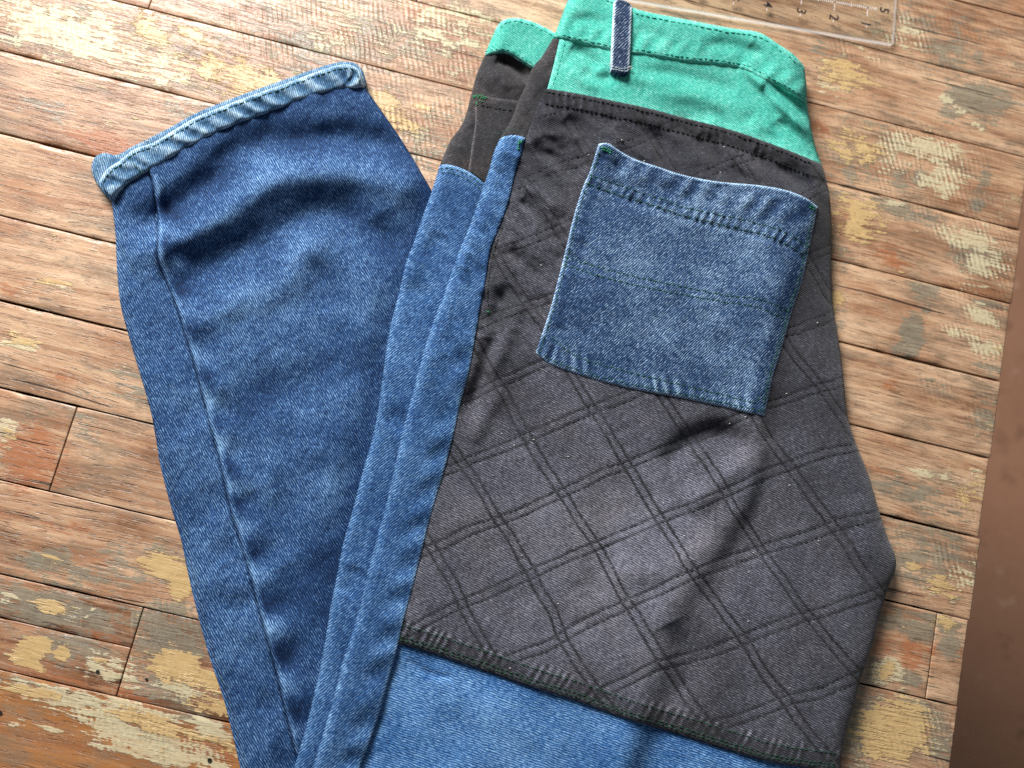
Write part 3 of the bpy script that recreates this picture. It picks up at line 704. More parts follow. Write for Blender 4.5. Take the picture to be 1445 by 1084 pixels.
def panel(name, sides, zf, off, mat, parent, skirt=.0035, fade=None, extra=None, grid=G0, relief=None, plaid=False):
    """a cloth panel: closed outline of splined sides; each side = (points, edge radius px, edge drop m)"""
    B, S_ = [], []
    for i, sd in enumerate(sides):
        pts = np.asarray(sd[0]); B.append(pts[:-1] if len(sides) > 1 else pts)
    poly = np.vstack(B)
    lo, hi = poly.min(0) - grid * 2, poly.max(0) + grid * 2
    gx = np.arange(lo[0], hi[0], grid); gy = np.arange(lo[1], hi[1], grid)
    XX, YY = np.meshgrid(gx, gy, indexing='ij')
    X = np.column_stack([XX.ravel(), YY.ravel()])
    ins = inside(X, poly)
    # nearest outline point
    cl = np.vstack([poly, poly[:1]])
    best = np.full(len(X), 1e9); near = X.copy()
    band = np.ones(len(X), bool)
    A0 = cl[:-1]; D0 = cl[1:] - cl[:-1]
    for a, d in zip(A0, D0):
        m = (np.abs(X[:, 0] - a[0] - d[0]/2) < 12 + abs(d[0])) & (np.abs(X[:, 1] - a[1] - d[1]/2) < 12 + abs(d[1]))
        if not m.any(): continue
        q = X[m] - a; t = np.clip((q @ d) / (d @ d + 1e-9), 0, 1); p = a + t[:, None] * d
        e = np.hypot(*(X[m] - p).T); w = np.where(m)[0]; b = e < best[w]
        best[w[b]] = e[b]; near[w[b]] = p[b]
    nA, nB = len(gx), len(gy)
    snap = (best < grid * .42)
    core = ins | snap
    I = core.reshape(nA, nB)
    cell = I[:-1, :-1].astype(int) + I[1:, :-1] + I[1:, 1:] + I[:-1, 1:]
    inn = ins.reshape(nA, nB) & ~snap.reshape(nA, nB)
    keep = (cell >= 3) | ((inn[:-1, :-1] | inn[1:, :-1] | inn[1:, 1:] | inn[:-1, 1:]))
    idx = np.arange(nA * nB).reshape(nA, nB)
    ci, cj = np.where(keep)
    quads = np.column_stack([idx[ci, cj], idx[ci+1, cj], idx[ci+1, cj+1], idx[ci, cj+1]])
    used = np.unique(quads)
    mv = (~ins | snap)
    X[mv] = near[mv]
    # corners of the outline: pull the nearest rim vertex onto each
    for pts in sides:
        c = np.asarray(pts[0])[0]
        w = used[np.argmin(np.hypot(*(X[used] - c).T))]; X[w] = c
    rem = -np.ones(nA * nB, int); rem[used] = np.arange(len(used))
    X = X[used]; F = rem[quads]
    z = zf(X) + off
    for pts in sides:
        if len(pts) > 1 and pts[1]:
            z -= roll(polydist(X, np.asarray(pts[0]))[0], pts[1], pts[2])
    fd = np.zeros(len(X))
    if relief is not None: z = z + relief(X)
    if fade is not None: fd = fade(X)
    # boundary edges in order
    E = {}
    for q in F:
        for i in range(4):
            a, b = int(q[i]), int(q[(i+1) % 4])
            if a == b: continue
            if (b, a) in E: del E[(b, a)]
            else: E[(a, b)] = 1
    W = to_world(X, z)
    n = len(W)
    rimv = sorted({a for e in E for a in e})
    rid = {v: n + i for i, v in enumerate(rimv)}
    cen = W[:, :2].mean(0)
    low = W[rimv].copy(); low[:, 2] = np.maximum(low[:, 2] - skirt, .0007)
    faces = [tuple(int(k) for k in q) for q in F]
    for (a, b) in E: faces.append((b, a, rid[a], rid[b]))
    V = np.vstack([W, low])
    uv = slope(X) * CH
    uv = np.vstack([uv, uv[rimv]]); fd = np.r_[fd, fd[rimv] + .1]
    at = {'fade': fd}
    if plaid:
        pv = plaid_coords(X)
        at['plaid'] = np.vstack([pv, pv[rimv]])
        pm = np.interp(X[:, 1], [120, 250, 480, 600], [.55, .65, .9, 1.])
        at['plaidm'] = np.r_[pm, pm[rimv]]
    faces = [tuple(reversed(f)) for f in faces]
    return link(name, V, faces, mat, parent, True, uv, at)


def stitch(name, pts, zf, off, mat, parent, length=6.0, gap=2.2, width=1.5, jitter=.35, rise=.00035, nlines=1, closed=True):
    """a run of single thread stitches lying on a surface"""
    V, F = [], []
    for line in pts:
        P = spline(line, 1.0)
        s = np.r_[0, np.cumsum(np.linalg.norm(np.diff(P, axis=0), axis=1))]
        t = 0.5
        cs, ds = [], []
        while t + length < s[-1]:
            l = length * (1 + .15 * RNG.randn())
            for q in (t, t + l * .25, t + l * .75, t + l):
                cs.append((np.interp(q, s, P[:, 0]), np.interp(q, s, P[:, 1])))
            t += l + gap * (1 + .2 * RNG.randn())
        if not cs: continue
        Cn = np.array(cs).reshape(-1, 4, 2)
        Cn += RNG.randn(len(Cn), 1, 2) * jitter
        Z = (zf(Cn.reshape(-1, 2)) + off).reshape(-1, 4)
        for c, z in zip(Cn, Z):
            d = c[3] - c[0]; d /= np.linalg.norm(d) + 1e-9; nn = np.array([-d[1], d[0]])
            b = len(V)
            for j, (w, r) in enumerate(((.45, -.1), (1., 1.), (1., 1.), (.45, -.1))):
                a_ = to_world(np.array([c[j] - nn*w*width/2, c[j], c[j] + nn*w*width/2]), np.array([z[j] - .0002, z[j] + rise*r, z[j] - .0002]))
                V.extend(a_.tolist())
            for j in range(3):
                for i in range(2):
                    F.append((b + j*3 + i, b + j*3 + i + 1, b + j*3 + 4 + i, b + j*3 + 3 + i))
    o = link(name, V, F, mat, parent)
    return tag(o, kind='stuff')

def offset_line(line, d):
    """parallel to a splined line, d px to the right of its direction"""
    P = np.asarray(line); T = np.gradient(P, axis=0); T /= np.linalg.norm(T, axis=1)[:, None] + 1e-9
    Q = P + d * np.column_stack([-T[:, 1], T[:, 0]])
    return Q[::4] if len(Q) > 12 else Q
def sub(line, y0=None, y1=None, x0=None, x1=None):
    P = np.asarray(line); m = np.ones(len(P), bool)
    if y0 is not None: m &= P[:, 1] >= y0
    if y1 is not None: m &= P[:, 1] <= y1
    if x0 is not None: m &= P[:, 0] >= x0
    if x1 is not None: m &= P[:, 0] <= x1
    return P[m]
def st(*p): return spline(p)

def wear(lines, w=3., amt=.3, wave=None, side=0, seed=0, reach=14):
    """abrasion along seams: paler where the gathered cloth stands proud"""
    def f(X):
        a = .0 * X[:, 0]
        for ln in lines:
            d, sg, s, _ = polydist(X, ln); t = d * sg
            e = amt * np.exp(-(d / w)**2)
            if wave:
                q = s + .5 * t
                p = np.sin(2*math.pi*q/wave + 2.5*vnoise(np.column_stack([q, t*.2]), wave*2, seed)) * (1 + .6*vnoise(np.column_stack([q, 0*q]), wave*2.5, seed+2))
                m = smooth(t*side, -2, 2) if side else 1
                e = e + amt * .75 * p * np.exp(-(d / reach)**2) * m
            a = a + e
        return a
    return f

# --- lower leg folded back to the left
RIGHT = st((515,124),(531,146),(548,170),(565,195),(582,222),(597,248),(610,272),(622,320))
UNDER = st((622,320),(600,420),(575,540),(550,660),(525,760),(500,870),(480,980),(462,1084),(440,1210))
def z_back(X): return np.full(len(X), .0030) - roll(polydist(X, spline([(x - 5, y) for x, y in LEG_L]))[0], 8, .0018) + 0*X[:, 0]
def bl(x, y):   # the leg's rear layer peeks out past the front one
    return x - np.interp(y, [280, 560, 680, 900, 1084, 1300], [-4, -2, 7, 6, 5, 5])
BACK_L = spline([(bl(x, y), y) for x, y in LEG_L])
panel('back_leg_panel', [(BACK_L, 5, .0015), (st((373,1210),(470,1212)), 0, 0), (st((470,1212),(400,900),(330,600),(260,300),(157,280)), 0, 0)], z_back, 0, MAT['leg'], jeans, skirt=.003, fade=lambda X: .08 + 0*X[:, 0])
legcol = panel('leg_panel', [(L['LS'], 4, .0019), (st((456,1205),(440,1210)), 0, 0), (UNDER[::-1], 0, 0), (RIGHT[::-1], 0, 0), (st((515,124),(496,118),(440,128),(400,142),(320,172),(262,202),(230,222),(205,235)), 0, 0)],
      z_leg, .0010, MAT['leg'], jeans, skirt=.012,
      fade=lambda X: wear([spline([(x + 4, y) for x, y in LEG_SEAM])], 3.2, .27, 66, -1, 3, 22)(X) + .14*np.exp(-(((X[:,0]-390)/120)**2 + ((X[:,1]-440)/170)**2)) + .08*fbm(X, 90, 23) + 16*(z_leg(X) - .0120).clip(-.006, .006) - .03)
panel('side_strip', [(L['LL'], 0, 0), (st((378,1210),(470,1212)), 0, 0), (spline([(x + .3, y) for x, y in LEG_SEAM])[::-1], 4, .0019), (st((205.3,235),(180,250),(157,280)), 0, 0)],
      z_leg, -.0006, MAT['leg'], jeans, skirt=.010, fade=lambda X: wear([L['LS']], 5, .06)(X) + wear([L['LL']], 4, .10)(X) + .03)

def z_cuff(X):
    return z_leg(X) * .30 + .0088
cuff_r = lambda X: pucker(X, L['CT'], 4, 34, 29, .0007, -.8, 3, 1.1) + .0005 * fbm(X, 20, 3)
cuff_f = lambda X: wear([L['CT'], L['CB']], 3, .35)(X) + 260 * pucker(X, L['CT'], 4, 36, 29, .0007, -.8, 3, 1.1) + .10 * fbm(X, 16, 13) + .12
cuffback = panel('cuff_lining', [(st((158,285),(142,268),(131,248),(129,234),(135,221),(147,216),(164,219),(185,208),(205,198),(240,180),(274,161),(320,142),(400,113),(478,88),(500,89),(512,100),(517,122)), 5, .0015),
      (st((517,122),(440,125),(320,170),(230,222),(158,285)), 0, 0)], lambda X: np.full(len(X), .0078), 0, MAT['cuff'], jeans, skirt=.009, fade=lambda X: .15 + .1*fbm(X, 12, 2))
cuff = panel('cuff', [(L['CT'], 9, .0036), (L['CB'][::-1], 7, .0030)], z_cuff, .0020, MAT['cuff'], jeans, skirt=.0095, fade=cuff_f, relief=cuff_r, grid=1.8)
zc = lambda X: z_cuff(X) + cuff_r(X) + .0020 - roll(polydist(X, L['CT'])[0], 9, .0036)
stitch('stitching', [offset_line(L['CT'], 5.5)], zc, .0003, MAT['thread_green'], cuff, 6, 2, 1.7)
stitch('seam_stitching', [[(182,222),(190,233),(202,245)]], zc, .0003, MAT['thread_green'], cuff, 4, 1.5, 1.7)
stitch('loose_threads', [[(204,203),(207,199),(212,200)], [(200,205),(203,201),(207,203)], [(208,201),(211,197),(214,199)]], zc, .0012, MAT['lint'], cuff, 4, .5, 1.3)

# --- rear half, seen as a strip along the left
MIDR = lambda pts: spline(pts)
mw_top = st((701,38),(709,29),(720,26),(733,26),(757,33),(782,46),(812,64))
mw_bot = st((684,78),(704,74),(720,77),(735,86),(751,96),(790,120))
mwb = panel('rear_waistband', [(mw_top, 5, .0022), (st((812,64),(790,120)), 0, 0), (mw_bot[::-1], 4, .0012), (st((684,78),(692,58),(701,38)), 0, 0)], z_mid, .0014, MAT['teal'], jeans, skirt=.016,
      fade=wear([mw_bot, mw_top], 4, .18, 16, 0, 2, 8))
stitch('stitching', [offset_line(mw_top, 5), offset_line(mw_bot, -5)], z_mid, .0014, MAT['thread_teal'], mwb, 6, 2, 1.4)
front_top = sub(L['IL'], 74, 240)
mblack = panel('front_panel', [(front_top, 0, 0), (st((618,240),(660,250),(700,275)), 0, 0), (st((700,275),(790,110),(800,92)), 0, 0), (st((800,92),(751,90),(720,72),(704,69),(684,76)), 0, 0)],
      z_mid, 0, MAT['black_plain'], jeans, skirt=.016, relief=lambda X: -.0012*np.abs(fbm(rotp(X, -45, 2, 1), 20, 8)), fade=lambda X: .05*fbm(X, 30, 4))
coin_top = st((664,134),(672,134),(690,137),(712,140),(735,143))
cp = panel('coin_pocket', [(coin_top, 4, .0008), (st((735,143),(715,200),(690,262)), 0, 0), (st((690,262),(661,240)), 0, 0), (st((661,240),(666,206),(671,166),(669,146),(664,134)), 4, .0009)], z_mid, .0013, MAT['black_plain'], jeans, skirt=.003,
      fade=lambda X: wear([coin_top], 4, .12)(X) + wear([st((661,240),(666,206),(671,166),(669,146))], 2.2, .40)(X))
stitch('stitching', [[(666,146),(690,151),(728,157)]], z_mid, .0015, MAT['thread_black'], cp, 5, 2, 1.4)
stitch('bartack', [[(665,136),(676,135),(688,138)], [(666,138),(677,137),(688,141)], [(672,142),(674,150)], [(676,142),(682,144)]], z_mid, .0017, MAT['thread_bright'], cp, 3, .4, 1.6)
mp_top = st((619,234),(628,232),(640,234),(652,238),(670,247),(684,258),(705,275))
mid_l2 = sub(L['IL'], 233)
mp = panel('rear_side_panel', [(mid_l2, 0, 0), (st(tuple(mid_l2[-1]),(430,1212)), 0, 0), (st((430,1212),(470,1084),(520,880),(590,640),(660,400),(705,275)), 0, 0), (mp_top[::-1], 4, .0010)], z_mid, .0014, MAT['strip'], jeans, skirt=.016,
      fade=lambda X: wear([mp_top], 3.5, .28)(X) + wear([mid_l2], 6, .13)(X) + wear([offset_line(mp_top, 7)], 5, .05, 13, 0, 3, 9)(X))
stitch('stitching', [offset_line(mp_top, 11), offset_line(mp_top, 5)], z_mid, .0015, MAT['thread_green'], mp, 5, 2, 1.4)

# --- upper half
leg2_l = spline([(x - 6, y) for x, y in SIDE_SEAM if y > 880])
lower = panel('front_leg_panel', [(leg2_l, 0, 0), (st(tuple(leg2_l[-1]),(700,1203),(1178,1200)), 0, 0), (sub(L['MR'], 1060)[::-1], 0, 0), (st(tuple(sub(L['MR'], 1060)[0]),(1094,1064),(960,1022),(816,975),(682,930),(562,893),tuple(leg2_l[0])), 0, 0)],
      z_main, -.0012, MAT['legpanel'], jeans, skirt=.026, fade=lambda X: .10 - .10*np.exp(-(polydist(X, L['HEM'])[0] / 12)**2) + .03*fbm(X, 60, 3))
seat_l = spline(np.vstack([np.asarray(UP_SEAM[2:9]), np.asarray([p for p in SIDE_SEAM if 325 < p[1] <= 912])]))
seatL = seat_l + [-3, 0]
def band(X, ln, a, b):
    d, sg, s, _ = polydist(X, ln); t = d * sg
    return smooth(t, a - 2.5, a + 1) * (1 - smooth(t, b - 1, b + 2.5))
bands = lambda X: band(X, L['YB'], -2, 21) + band(X, L['HEM'], -26, 3)
seam_band = lambda X: .00055 * bands(X) + pucker(X, L['YB'], 3, 30, 12, .00022, -.2, 4, 1.2) + pucker(X, L['HEM'], -34, 1, 12, .00020, .2, 6, 1.2)
seat_r = np.vstack([sub(L['MR'], 231, 1090)])
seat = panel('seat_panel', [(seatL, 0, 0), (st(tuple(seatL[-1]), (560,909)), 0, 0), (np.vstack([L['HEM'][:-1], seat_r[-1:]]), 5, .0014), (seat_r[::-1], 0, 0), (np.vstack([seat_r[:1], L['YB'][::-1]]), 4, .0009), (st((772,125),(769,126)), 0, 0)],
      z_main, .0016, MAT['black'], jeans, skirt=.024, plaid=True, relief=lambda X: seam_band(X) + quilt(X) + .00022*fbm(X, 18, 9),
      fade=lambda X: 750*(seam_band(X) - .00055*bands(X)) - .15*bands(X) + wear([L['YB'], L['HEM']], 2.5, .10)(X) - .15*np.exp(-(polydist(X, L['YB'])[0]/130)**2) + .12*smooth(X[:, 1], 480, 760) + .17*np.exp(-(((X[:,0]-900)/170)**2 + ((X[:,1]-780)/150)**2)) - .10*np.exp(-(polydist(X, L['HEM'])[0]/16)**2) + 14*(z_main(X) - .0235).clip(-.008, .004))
zs = lambda X: z_main(X) + seam_band(X) + quilt(X) + .0016
stitch('yoke_seam_stitching', [offset_line(L['YB'], 5), offset_line(L['YB'], 21)], zs, .0004, MAT['thread_black'], seat, 5, 2, 1.5)
stitch('hem_stitching', [offset_line(L['HEM'], -6), offset_line(L['HEM'], -10.5), offset_line(L['HEM'], -26)], zs, .0004, MAT['thread_green'], seat, 5, 2, 1.5)
def quilt_lines():
    """follow every quilting line across the cloth"""
    seatpoly = np.vstack([seatL + [5, 0], L['HEM'] + [0, -30], seat_r[::-1] + [-6, 0], L['YB'][::-1] + [0, 26]])
    g = np.array([[x, y] for x in range(560, 1280, 12) for y in range(150, 1090, 12)], float)
    pv = plaid_coords(g)
    A = np.column_stack([pv[:, :2], np.ones(len(g))])
    Mx = np.linalg.lstsq(A, g, rcond=None)[0]
    J = Mx[:2].T
    runs = []
    for ax in (0, 1):
        sp, ot = PLAID[0][ax], 1 - ax
        lo, hi = pv[:, ax].min(), pv[:, ax].max()
        tt = np.arange(pv[:, ot].min(), pv[:, ot].max(), .003)
        for n in range(int(np.ceil(lo / sp)), int(np.floor(hi / sp)) + 1):
            for sg in (-PLAID[1] / 2, PLAID[1] / 2):
                T = np.zeros((len(tt), 2)); T[:, ax] = n * sp + sg; T[:, ot] = tt
                X = np.column_stack([T, np.ones(len(tt))]) @ Mx
                for _ in range(8): X = X + .8 * (T - plaid_coords(X)[:, :2]) @ J.T
                ok = inside(X, seatpoly)
                i = 0
                while i < len(ok):
                    if ok[i]:
                        j = i
                        while j < len(ok) and ok[j]: j += 1
                        if j - i > 5: runs.append(X[i:j])
                        i = j
                    else: i += 1
    return runs
stitch('quilting_thread', quilt_lines(), zs, .0001, MAT['quilt_thread'], seat, 4.6, 3.0, 1.25, .6, .00016)
stitch('dart_stitching', [[(709,320),(700,345),(692,380),(688,415),(689,440)]], zs, .0003, MAT['thread_black'], seat, 4, 1.5, 1.5)
stitch('bartack', [[(687,440),(692,442)], [(689,438),(690,444)]], zs, .0004, MAT['thread_bright'], seat, 4, .5, 1.6)
# side of the hip: charcoal strip between fold and seam
hip_l = sub(L['ML'], 52, 330)
panel('hip_strip', [(hip_l, 0, 0), (st(tuple(hip_l[-1]), (704,330)), 0, 0), (spline(UP_SEAM[:9])[::-1], 3, .0007), (st((790,56),tuple(hip_l[0])), 0, 0)], z_main, .0005, MAT['black_plain'], jeans, skirt=.006,
      relief=lambda X: -.0011*np.abs(fbm(rotp(X, -58, 2.5, 1), 18, 18)), fade=lambda X: .05*fbm(X, 22, 6) + wear([L['US']], 2.5, .12)(X))
sp_top = st((705,196),(714,192),(728,191),(741,194))
side_l = sub(L['ML'], 195)
ssp = panel('front_side_panel', [(side_l, 0, 0), (st(tuple(side_l[-1]), tuple(L['SS'][-1])), 0, 0), (L['SS'][::-1], 4, .0010), (sp_top[::-1], 3, .0009)], z_main, .0030, MAT['strip'], jeans, skirt=.024,
      fade=lambda X: wear([sub(L['SS'], 450)], 2.2, .38)(X) + wear([side_l], 7, .15)(X) + wear([sp_top], 3, .3)(X) + wear([sub(L['SS'], 480)], 4, .10, 56, 1, 14, 18)(X) + wear([offset_line(sp_top, 6)], 5, .03, 9, 0, 8, 7)(X))
stitch('stitching', [offset_line(sp_top, -7)], z_main, .0033, MAT['thread_green'], ssp, 5, 2, 1.4)
stitch('bartack', [[(733,197),(732,204),(730,213)], [(735,198),(736,206)], [(729,210),(736,211)], [(737,196),(735,206)]], z_main, .0036, MAT['thread_bright'], ssp, 3.4, .4, 1.7)

# teal yoke and waistband
yoke = panel('yoke', [(st((790,54),(782,89),(772,127)), 2.5, .0006), (spline([(x, y + 3) for x, y in YOKE_BOT]), 0, 0), (sub(L['MR'], 140, 236)[::-1], 0, 0), (spline([(x, y - 3) for x, y in WB_BOT])[::-1], 0, 0)],
      z_main, .0007, MAT['teal'], jeans, skirt=.024, fade=lambda X: wear([st((790,54),(782,89),(772,127))], 4, .15, 12, 0, 6, 8)(X) + .06*fbm(X, 40, 5) + wear([L['YB']], 8, .10)(X), relief=lambda X: .00022*fbm(rotp(X, -30, 1, 1.8), 40, 11))
stitch('stitching', [[(797,60),(789,92),(779,124)]], z_main, .0009, MAT['thread_teal'], yoke, 5, 2, 1.3)
wb = panel('waistband', [(L['MT'], 4, .0012), (sub(L['MR'], 93, 147), 0, 0), (L['WB'][::-1], 4, .0013), (sub(L['ML'], -30, 54)[::-1], 0, 0)], z_main, .0023, MAT['teal'], jeans, skirt=.026,
      relief=lambda X: pucker(X, L['WB'], -26, -2, 24, .0005, .3, 9) + .0003*fbm(X, 22, 5),
      fade=lambda X: wear([L['WB'], L['MT']], 4, .16)(X) + 130*pucker(X, L['WB'], -26, -2, 24, .0005, .3, 9) + .05*fbm(X, 26, 3))
stitch('stitching', [offset_line(L['MT'], 6), offset_line(L['WB'], -6)], z_main, .0026, MAT['thread_teal'], wb, 6, 2.2, 1.4)

# belt loop
lp_z = lambda X: z_main(X) + .0022 * np.clip(1 - ((X[:, 1] - 50) / 48)**2, 0, 1)
loop = panel('belt_loop', [(st((866,3),(864,50),(862,96)), 3.5, .0008), (st((862,96),(863,101),(872,104),(884,104),(888,99)), 3, .0006), (st((888,99),(890,60),(892,8)), 3.5, .0008), (st((892,8),(884,2),(872,0),(866,3)), 4, .0015)],
      lp_z, .0042, MAT['loop'], jeans, skirt=.004, grid=1.6, fade=lambda X: wear([st((866,3),(864,50),(862,96)), st((888,99),(890,60),(892,8))], 2.8, .85)(X) - .10)
stitch('bar_stitching', [[(863,94),(876,97),(888,97)], [(864,97),(876,100),(887,100)]], lp_z, .0046, MAT['edge'], loop, 4, .5, 2.2)
stitch('loose_thread', [[(887,95),(891,94),(893,90)], [(889,98),(893,97),(894,93)], [(863,94),(860,91),(858,89)]], lp_z, .0035, MAT['lint'], loop, 5, .3, 1.0)

# patch pocket
zp = lambda X: z_main(X) + .0008 * np.exp(-(polydist(X, L['PT'])[0] / 26)**2) + .0018*np.exp(-(((X[:,0]-856)/16)**2 + ((X[:,1]-205)/12)**2))
h1 = [(831,247),(856,255),(880,263),(907,273),(942,284),(960,291),(1000,300),(1044,309),(1111,329),(1144,350)]
h2 = [(826,258),(847,266),(892,281),(938,295),(960,303),(1027,319),(1094,337),(1138,362)]
m1 = [(797,362),(845,377),(895,390),(960,404),(1027,417),(1078,424),(1117,441)]
m2 = [(794,374),(845,389),(895,402),(960,415),(1027,427),(1071,434),(1113,453)]
ph1 = spline(h1)
pk_rel = lambda X: pucker(X, ph1, -40, 0, 30, .00042, .35, 3, 1.1) + pucker(X, ph1, 0, 22, 13, .0004, .2, 5) + pucker(X, L['PB'], 2, 30, 17, .00022, -.35, 8, 1.2) - .0007*np.exp(-(polydist(X, spline(h2) + [0, 5])[0]/4)**2) + .0004*fbm(X, 30, 7)
pocket = panel('patch_pocket', [(L['PT'], 3, .0006), (L['PR'], 4, .0012), (L['PB'], 4, .0012), (L['PL'], 4, .0012)], zp, .0031, MAT['pocket'], jeans, skirt=.0032, relief=pk_rel, grid=2.0,
      fade=lambda X: wear([L['PT']], 2.0, .62)(X) + wear([L['PL'], L['PB'], L['PR']], 2.0, .5)(X) + 260*(pucker(X, ph1, -40, 0, 30, .0005, .35, 3, 1.1) + pucker(X, ph1, 0, 22, 13, .0005, .2, 5) + pucker(X, L['PB'], 2, 30, 17, .0006, -.35, 8, 1.2)) - .07 + .06*fbm(X, 50, 17) - .16*np.exp(-((np.minimum(polydist(X, L['PL'])[0], polydist(X, L['PR'])[0]) - 15) / 8)**2) + .06*smooth(X[:, 0], 850, 1050))
zk = lambda X: zp(X) + pk_rel(X) + .0031
stitch('hem_stitching', [h1, h2], zk, .0001, MAT['thread_pocket'], pocket, 6, 1.8, 1.9)
stitch('cross_stitching', [m1, m2], zk, .0001, MAT['thread_pocket'], pocket, 6, 1.8, 1.9)
stitch('edge_stitching', [offset_line(L['PB'], 6), [(778,476),(812,502),(879,523),(960,543),(1020,557),(1068,567),(1072,556)], offset_line(L['PR'], 5), offset_line(L['PL'], 5)], zk, .0001, MAT['thread_pocket'], pocket, 6, 1.8, 1.9)
stitch('bartack', [[(847,208),(855,209),(864,215)], [(848,211),(856,213),(863,218)], [(1143,289),(1152,294)], [(1142,292),(1151,297)]], zk, .0002, MAT['thread_bright'], pocket, 3.6, .4, 1.9)

# lint caught in the charcoal cloth
pts = [(RNG.uniform(640, 1180), RNG.uniform(180, 980)) for _ in range(34)]
pts = [p for p in pts if inside(np.array([p]), np.vstack([seatL, L['HEM'], seat_r[::-1]]))[0] and not inside(np.array([p]), np.vstack([L['PT'], L['PR'], L['PB'], L['PL']]))[0]]
stitch('lint', [[p, (p[0] + 2.2, p[1] - .8), (p[0] + 3.8, p[1] + .6)] for p in pts], zs, .0004, MAT['lint'], seat, 2.2, .5, 1.3, jitter=.1)

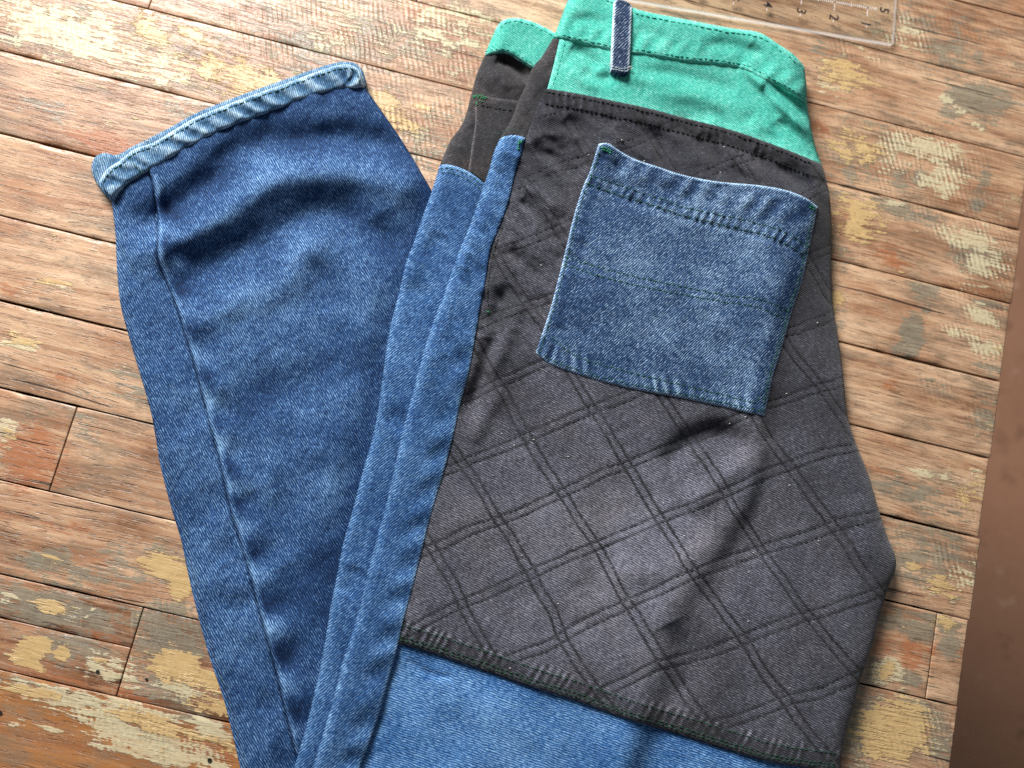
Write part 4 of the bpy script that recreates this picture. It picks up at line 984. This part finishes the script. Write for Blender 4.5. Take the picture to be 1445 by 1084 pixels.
# ------------------------------------------------------------------ clear ruler
def ruler():
    k = NT('clear_acrylic'); t = k.t
    tr = k.n('BsdfTransparent'); tr.inputs[0].default_value = (.955, .965, .96, 1)
    gl = k.n('BsdfGlossy'); gl.inputs['Roughness'].default_value = .06
    fr = k.n('LayerWeight'); fr.inputs[0].default_value = .5; fz = k.math('MULTIPLY_ADD', k.math('POWER', fr.outputs['Facing'], 5.), .9, .035)
    mx = k.n('MixShader'); k.put(mx.inputs[0], fz); k.put(mx.inputs[1], tr.outputs[0]); k.put(mx.inputs[2], gl.outputs[0])
    k.put(k.out.inputs['Surface'], mx.outputs[0]); clear = k.m
    k = NT('acrylic_cut_edge')
    v = k.noise(k.n('TexCoord').outputs['Object'], 160., 2.)
    k.put(k.b.inputs['Base Color'], k.mix(v, (.62, .60, .62), (.92, .92, .94)))
    k.b.inputs['Roughness'].default_value = .25
    tl = k.n('BsdfTranslucent'); tl.inputs[0].default_value = (.95, .95, .97, 1); mx = k.n('MixShader'); mx.inputs[0].default_value = .5
    k.put(mx.inputs[1], k.b.outputs[0]); k.put(mx.inputs[2], tl.outputs[0])
    tp = k.n('BsdfTransparent'); my = k.n('MixShader'); my.inputs[0].default_value = .5
    k.put(my.inputs[1], mx.outputs[0]); k.put(my.inputs[2], tp.outputs[0]); k.put(k.out.inputs['Surface'], my.outputs[0])
    edge = k.m
    ink = plain('black_ink', (.018, .016, .018), .5); white = plain('white_ink', (.80, .80, .80), .5)
    t0, zt = .0006, .0040
    w = to_world(np.array([(1262., 62.), (895., 0.), (1271., 0.)]), zt)[:, :2]
    ex = (w[1] - w[0]) / np.linalg.norm(w[1] - w[0])            # along, towards the left of the picture
    ey = np.array([ex[1], -ex[0]])
    if ey[1] < 0: ey = -ey
    root = tag(empty('ruler', (w[0][0], w[0][1], 0), 0), 'clear acrylic ruler with black numerals beside the teal waistband', 'ruler')
    A = np.column_stack([ex, ey])
    def W2(a, b): return (A @ np.array([a, b]))
    Lg, Wd, rc = .335, .075, .0025
    out = []
    for cx, cy, a0 in ((rc, rc, 180), (Lg - rc, rc, 270), (Lg - rc, Wd - rc, 0), (rc, Wd - rc, 90)):
        for i in range(5):
            a = math.radians(a0 + i * 22.5); out.append((cx + rc*math.cos(a), cy + rc*math.sin(a)))
    n = len(out); bv = .0005
    cen = np.array([Lg / 2, Wd / 2])
    def ring(z, ins):
        r = []
        for p in out:
            d = np.array(p); q = cen + (d - cen) * (1 - ins / np.abs(cen))
            e = W2(*q); r.append((e[0], e[1], z))
        return r
    V = ring(t0, 0) + ring(zt - bv, 0) + ring(zt, bv)
    F, fm = [], []
    for j in range(2):
        for i in range(n):
            F.append((j*n + i, j*n + (i+1) % n, (j+1)*n + (i+1) % n, (j+1)*n + i)); fm.append(1)
    F.append(tuple(range(2*n, 3*n))); fm.append(0)
    F.append(tuple(range(n))[::-1]); fm.append(0)
    body = link('blade', V, F, None, root, False, mats=[clear, edge], fmat=fm)
    def text(ch, px, py, size):
        c = bpy.data.curves.new('numeral', 'FONT'); c.body = ch; c.size = size; c.align_x = 'CENTER'; c.align_y = 'CENTER'; c.extrude = .00012; c.offset = .00006
        o = bpy.data.objects.new('numeral_curve', c); COL.objects.link(o)
        dg = bpy.context.evaluated_depsgraph_get(); me = bpy.data.meshes.new_from_object(o.evaluated_get(dg))
        bpy.data.objects.remove(o)
        me.materials.append(ink)
        q = bpy.data.objects.new('numeral', me); COL.objects.link(q); q.parent = root
        p = to_world(np.array([(px, py)], float), zt)[0]
        q.location = (p[0] - w[0][0], p[1] - w[0][1], zt + .0003)
        q.rotation_euler = (0, 0, math.radians(-103))
    for ch, x, y in (('5', 1247, 15), ('1', 1221, 34), ('2', 1176, 25), ('3', 1130, 16), ('4', 1083, 7), ('5', 1036, -2), ('6', 989, -11)): text(ch, x, y, .0102)
    def tick(name, a, b, la, lb):
        p = [W2(a - la, b - lb), W2(a + la, b - lb), W2(a + la, b + lb), W2(a - la, b + lb)]
        o = link(name, [(q[0], q[1], zt + .0002) for q in p], [(0, 1, 2, 3)], white, root, False)
    def loc(px, py):
        p = to_world(np.array([(px, py)], float), zt)[0][:2] - w[0]; return A.T @ p
    o0 = loc(1224, 16)
    for i in range(6):
        tick('tick_mark', o0[0] + i*.0254, o0[1], .00018, .0040)
        tick('tick_mark', o0[0] + i*.0254, o0[1] - .0125, .00016, .0012)
    vs, fs = [], []
    for i in range(-4, 60):
        a = o0[0] + i * .00159; l = .0016 if i % 8 == 0 else (.0012 if i % 4 == 0 else .0008)
        b = len(vs)
        for da, db in ((-.00022, -l), (.00022, -l), (.00022, l), (-.00022, l)):
            q = W2(a + da, o0[1] + .0030 + db); vs.append((q[0], q[1], zt + .0002))
        fs.append((b, b+1, b+2, b+3))
    tag(link('scale_marks', vs, fs, white, root, False), kind='stuff')
ruler()
